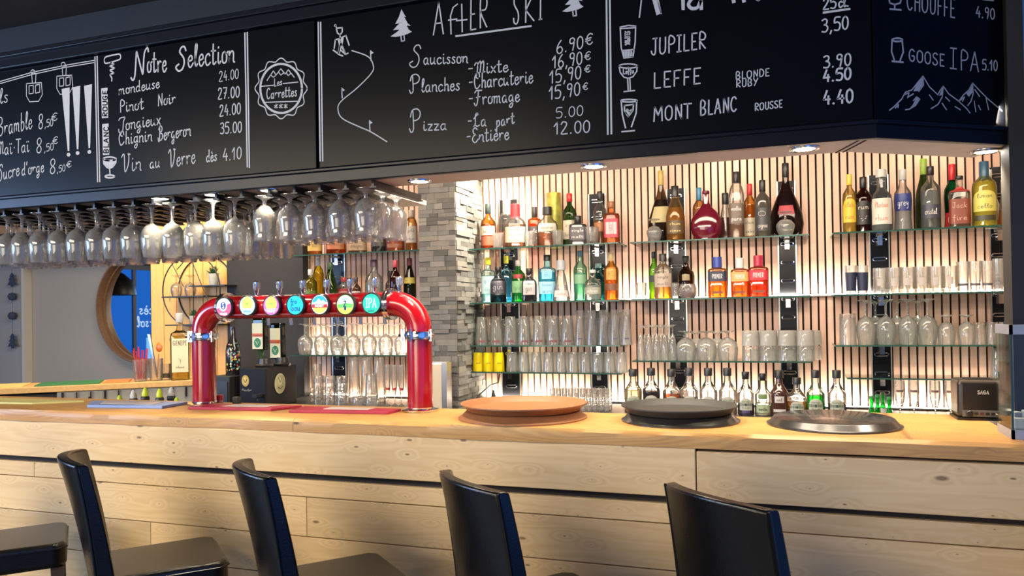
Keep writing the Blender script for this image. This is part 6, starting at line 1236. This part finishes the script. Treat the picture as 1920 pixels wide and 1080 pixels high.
# power box, cable and plug behind the brown trays
X = ux(993, 4.02, ZK); t = thing('power_strip', (X, 4.02, ZK), 'black power box on the worktop behind the brown trays', 'power strip'); MB().box(-.062, .062, -.02, .02, 0, .036).build('case', M_BLACK, t, bevel=.003)
q = U(931, 744, 'Y', 4.30); c = MB().tube([(q.x-.10, 4.12, ZK+.004), (q.x-.07, 4.2, ZK+.05), (q.x-.03, 4.28, ZK+.10), (q.x-.002, 4.34, ZK+.11), (q.x, 4.36, ZK+.16)], .004, 8).build('power_cable', M_BLACK, None, smooth=True, loc=(0, 0, 0)); tag(c, 'thin black cable climbing the slat wall beside the pillar', 'cable')
t = thing('power_plug', (q.x+.0, 4.25, ZK), 'small black plug standing at the foot of the slats', 'plug'); MB().lathe([(.020, 0), (.021, .02), (.008, .06), (.005, .075)], 12).build('plug_body', M_BLACK, t, smooth=True)

# right end: toaster, little green bottles, display case
pa, pb = U(1799, 789, 'Z', ZT), U(1889, 790, 'Z', ZT); tx0, tx1 = pa.x, pb.x; ty = 2.765; th = U(1840, 713, 'Y', ty).z-ZT; tw_ = tx1-tx0
t = thing('toaster', ((tx0+tx1)/2, ty, ZT), 'dark metal toaster with a row of controls at its foot', 'toaster')
MB().prism([(-tw_/2, 0), (tw_/2, 0), (tw_/2, .12), (-tw_/2, .12)], .006, th).build('housing', pbr('dark_bronze_metal', (.055, .045, .035), .25, metal=.7), t, bevel=.014, seg=4)
MB().box(-tw_/2+.012, tw_/2-.012, -.003, .004, .012, .032).build('control_strip', flat((.12, .115, .10), .4), t); MB().box(-tw_/2-.002, tw_/2+.002, -.002, .122, 0, .008).build('base', M_BLACK, t)
m = MB(); m.M = Matrix.Rotation(R(90), 4, 'X'); m.lathe([(.010, .003), (.010, .012), (.008, .014), (0, .014)], 18).build('dial', M_BLACK, t, loc=(-tw_/2+.03, 0, .022))
for k in range(4): MB().box(-.005, .005, -.005, -.003, -.004, .004).build('button', flat((.02, .018, .015) if k != 1 else (.10, .02, .02), .4), t, loc=(-tw_/2+.05+.015*k, 0, .022))
MB().tube([(tw_/2-.03, -.003, .024), (tw_/2-.012, -.012, .016), (tw_/2-.006, -.014, .008)], .004, 8).build('lever', M_CHROME, t)
sign_text('SAGA', .004, th*.70, .032, .011, -.0006, .0022).build('lettering', flat((.55, .52, .46), .4), t)
MB().box(-tw_/2+.03, tw_/2-.03, .03, .05, th-.001, th+.0015).box(-tw_/2+.03, tw_/2-.03, .075, .095, th-.001, th+.0015).build('slot', M_BLACK, t)
for px, top, dk, Y, l in ((1635, 744, 0, 3.93, 'first little green bottle beside the wide bar end'), (1646, 742, 0, 3.98, 'second little green bottle, behind the first'), (1656, 737, 1, 4.03, 'little green bottle with a dark neck and a white label'), (1668, 746, 0, 3.93, 'last little green bottle before the printed flutes')):
    X = ux(px, Y, ZK); _, by, Z = proj((X, Y, ZK)); S = Z/F_PX; H = max(.06, (by-top)*S); r = 5.5*S; tt = thing('miniature_bottle', (X, Y, ZK), l, 'bottle', 'little green bottles')
    MB().lathe([(r*.9, 0), (r, .002), (r*.9, H*.45), (r*.5, H*.65), (r*.7, H*.92), (r*.7, H)], 16).build('glass_body', gmat((.04, .55, .08), .15, .25), tt, smooth=True)
    MB().lathe([(r*.72, H*.93), (r*.75, H*.94), (r*.75, H+.004), (0, H+.004)], 14).build('cap', flat((.03, .2, .05) if not dk else (.02, .04, .02), .4), tt)
    if dk: MB().lathe([(r*1.02, H*.12), (r*.97, H*.4)], 16, cap=False).build('label', flat((.55, .58, .52), .5), tt)
pc = U(1897, 820, 'Z', ZT); x0, y0 = pc.x, 2.40; zt = U(1895, 609, 'Y', y0).z; x1 = XR-.004; y1 = 2.55
x0 = ux(1896, y0, 1.2)
t = thing('display_case', ((x0+x1)/2, y0, ZT), 'glass display case with grey metal rails at the right end of the bar', 'display case'); hx = (x1-x0)/2; GM = flat((.34, .36, .42), .4, .3)
for z0, z1 in ((0, .024), (zt-ZT-.026, zt-ZT)): MB().box(-hx, hx, -.004, .008, z0, z1).box(-hx, -hx+.006, -.004, y1-y0, z0, z1).build('rail', GM, t)
MB().box(-hx, -hx+.004, 0, y1-y0, .024, zt-ZT-.026).build('side_pane', M_SHELF, t); MB().box(-hx+.004, hx, 0, .004, .024, zt-ZT-.026).build('front_pane', M_SHELF, t)
MB().box(-hx-.0005, -hx+.0045, -.0012, .0, .024, zt-ZT-.026).build('pane_edge', flat((.015, .06, .07), .2), t)
MB().box(-hx+.004, hx, .008, y1-y0, .016, .024).build('floor_plate', GM, t)
for k in range(6):
    tag(MB().box(-.014, .014, -.010, .010, 0, .030+.006*(k % 3)).build('wrapped_snack', flat(((.55, .52, .48), (.28, .12, .07), (.60, .58, .55))[k % 3], .5), None, bevel=.003, loc=(x0+.026+.036*(k % 2), y0+.03+.04*(k//2), ZT+.024), rot=(0, 0, .3*k)), ('white', 'brown', 'pale')[k % 3]+' wrapped snack in the '+('left' if k % 2 == 0 else 'right')+' column of the display case', 'snack', 'wrapped snacks in the display case')
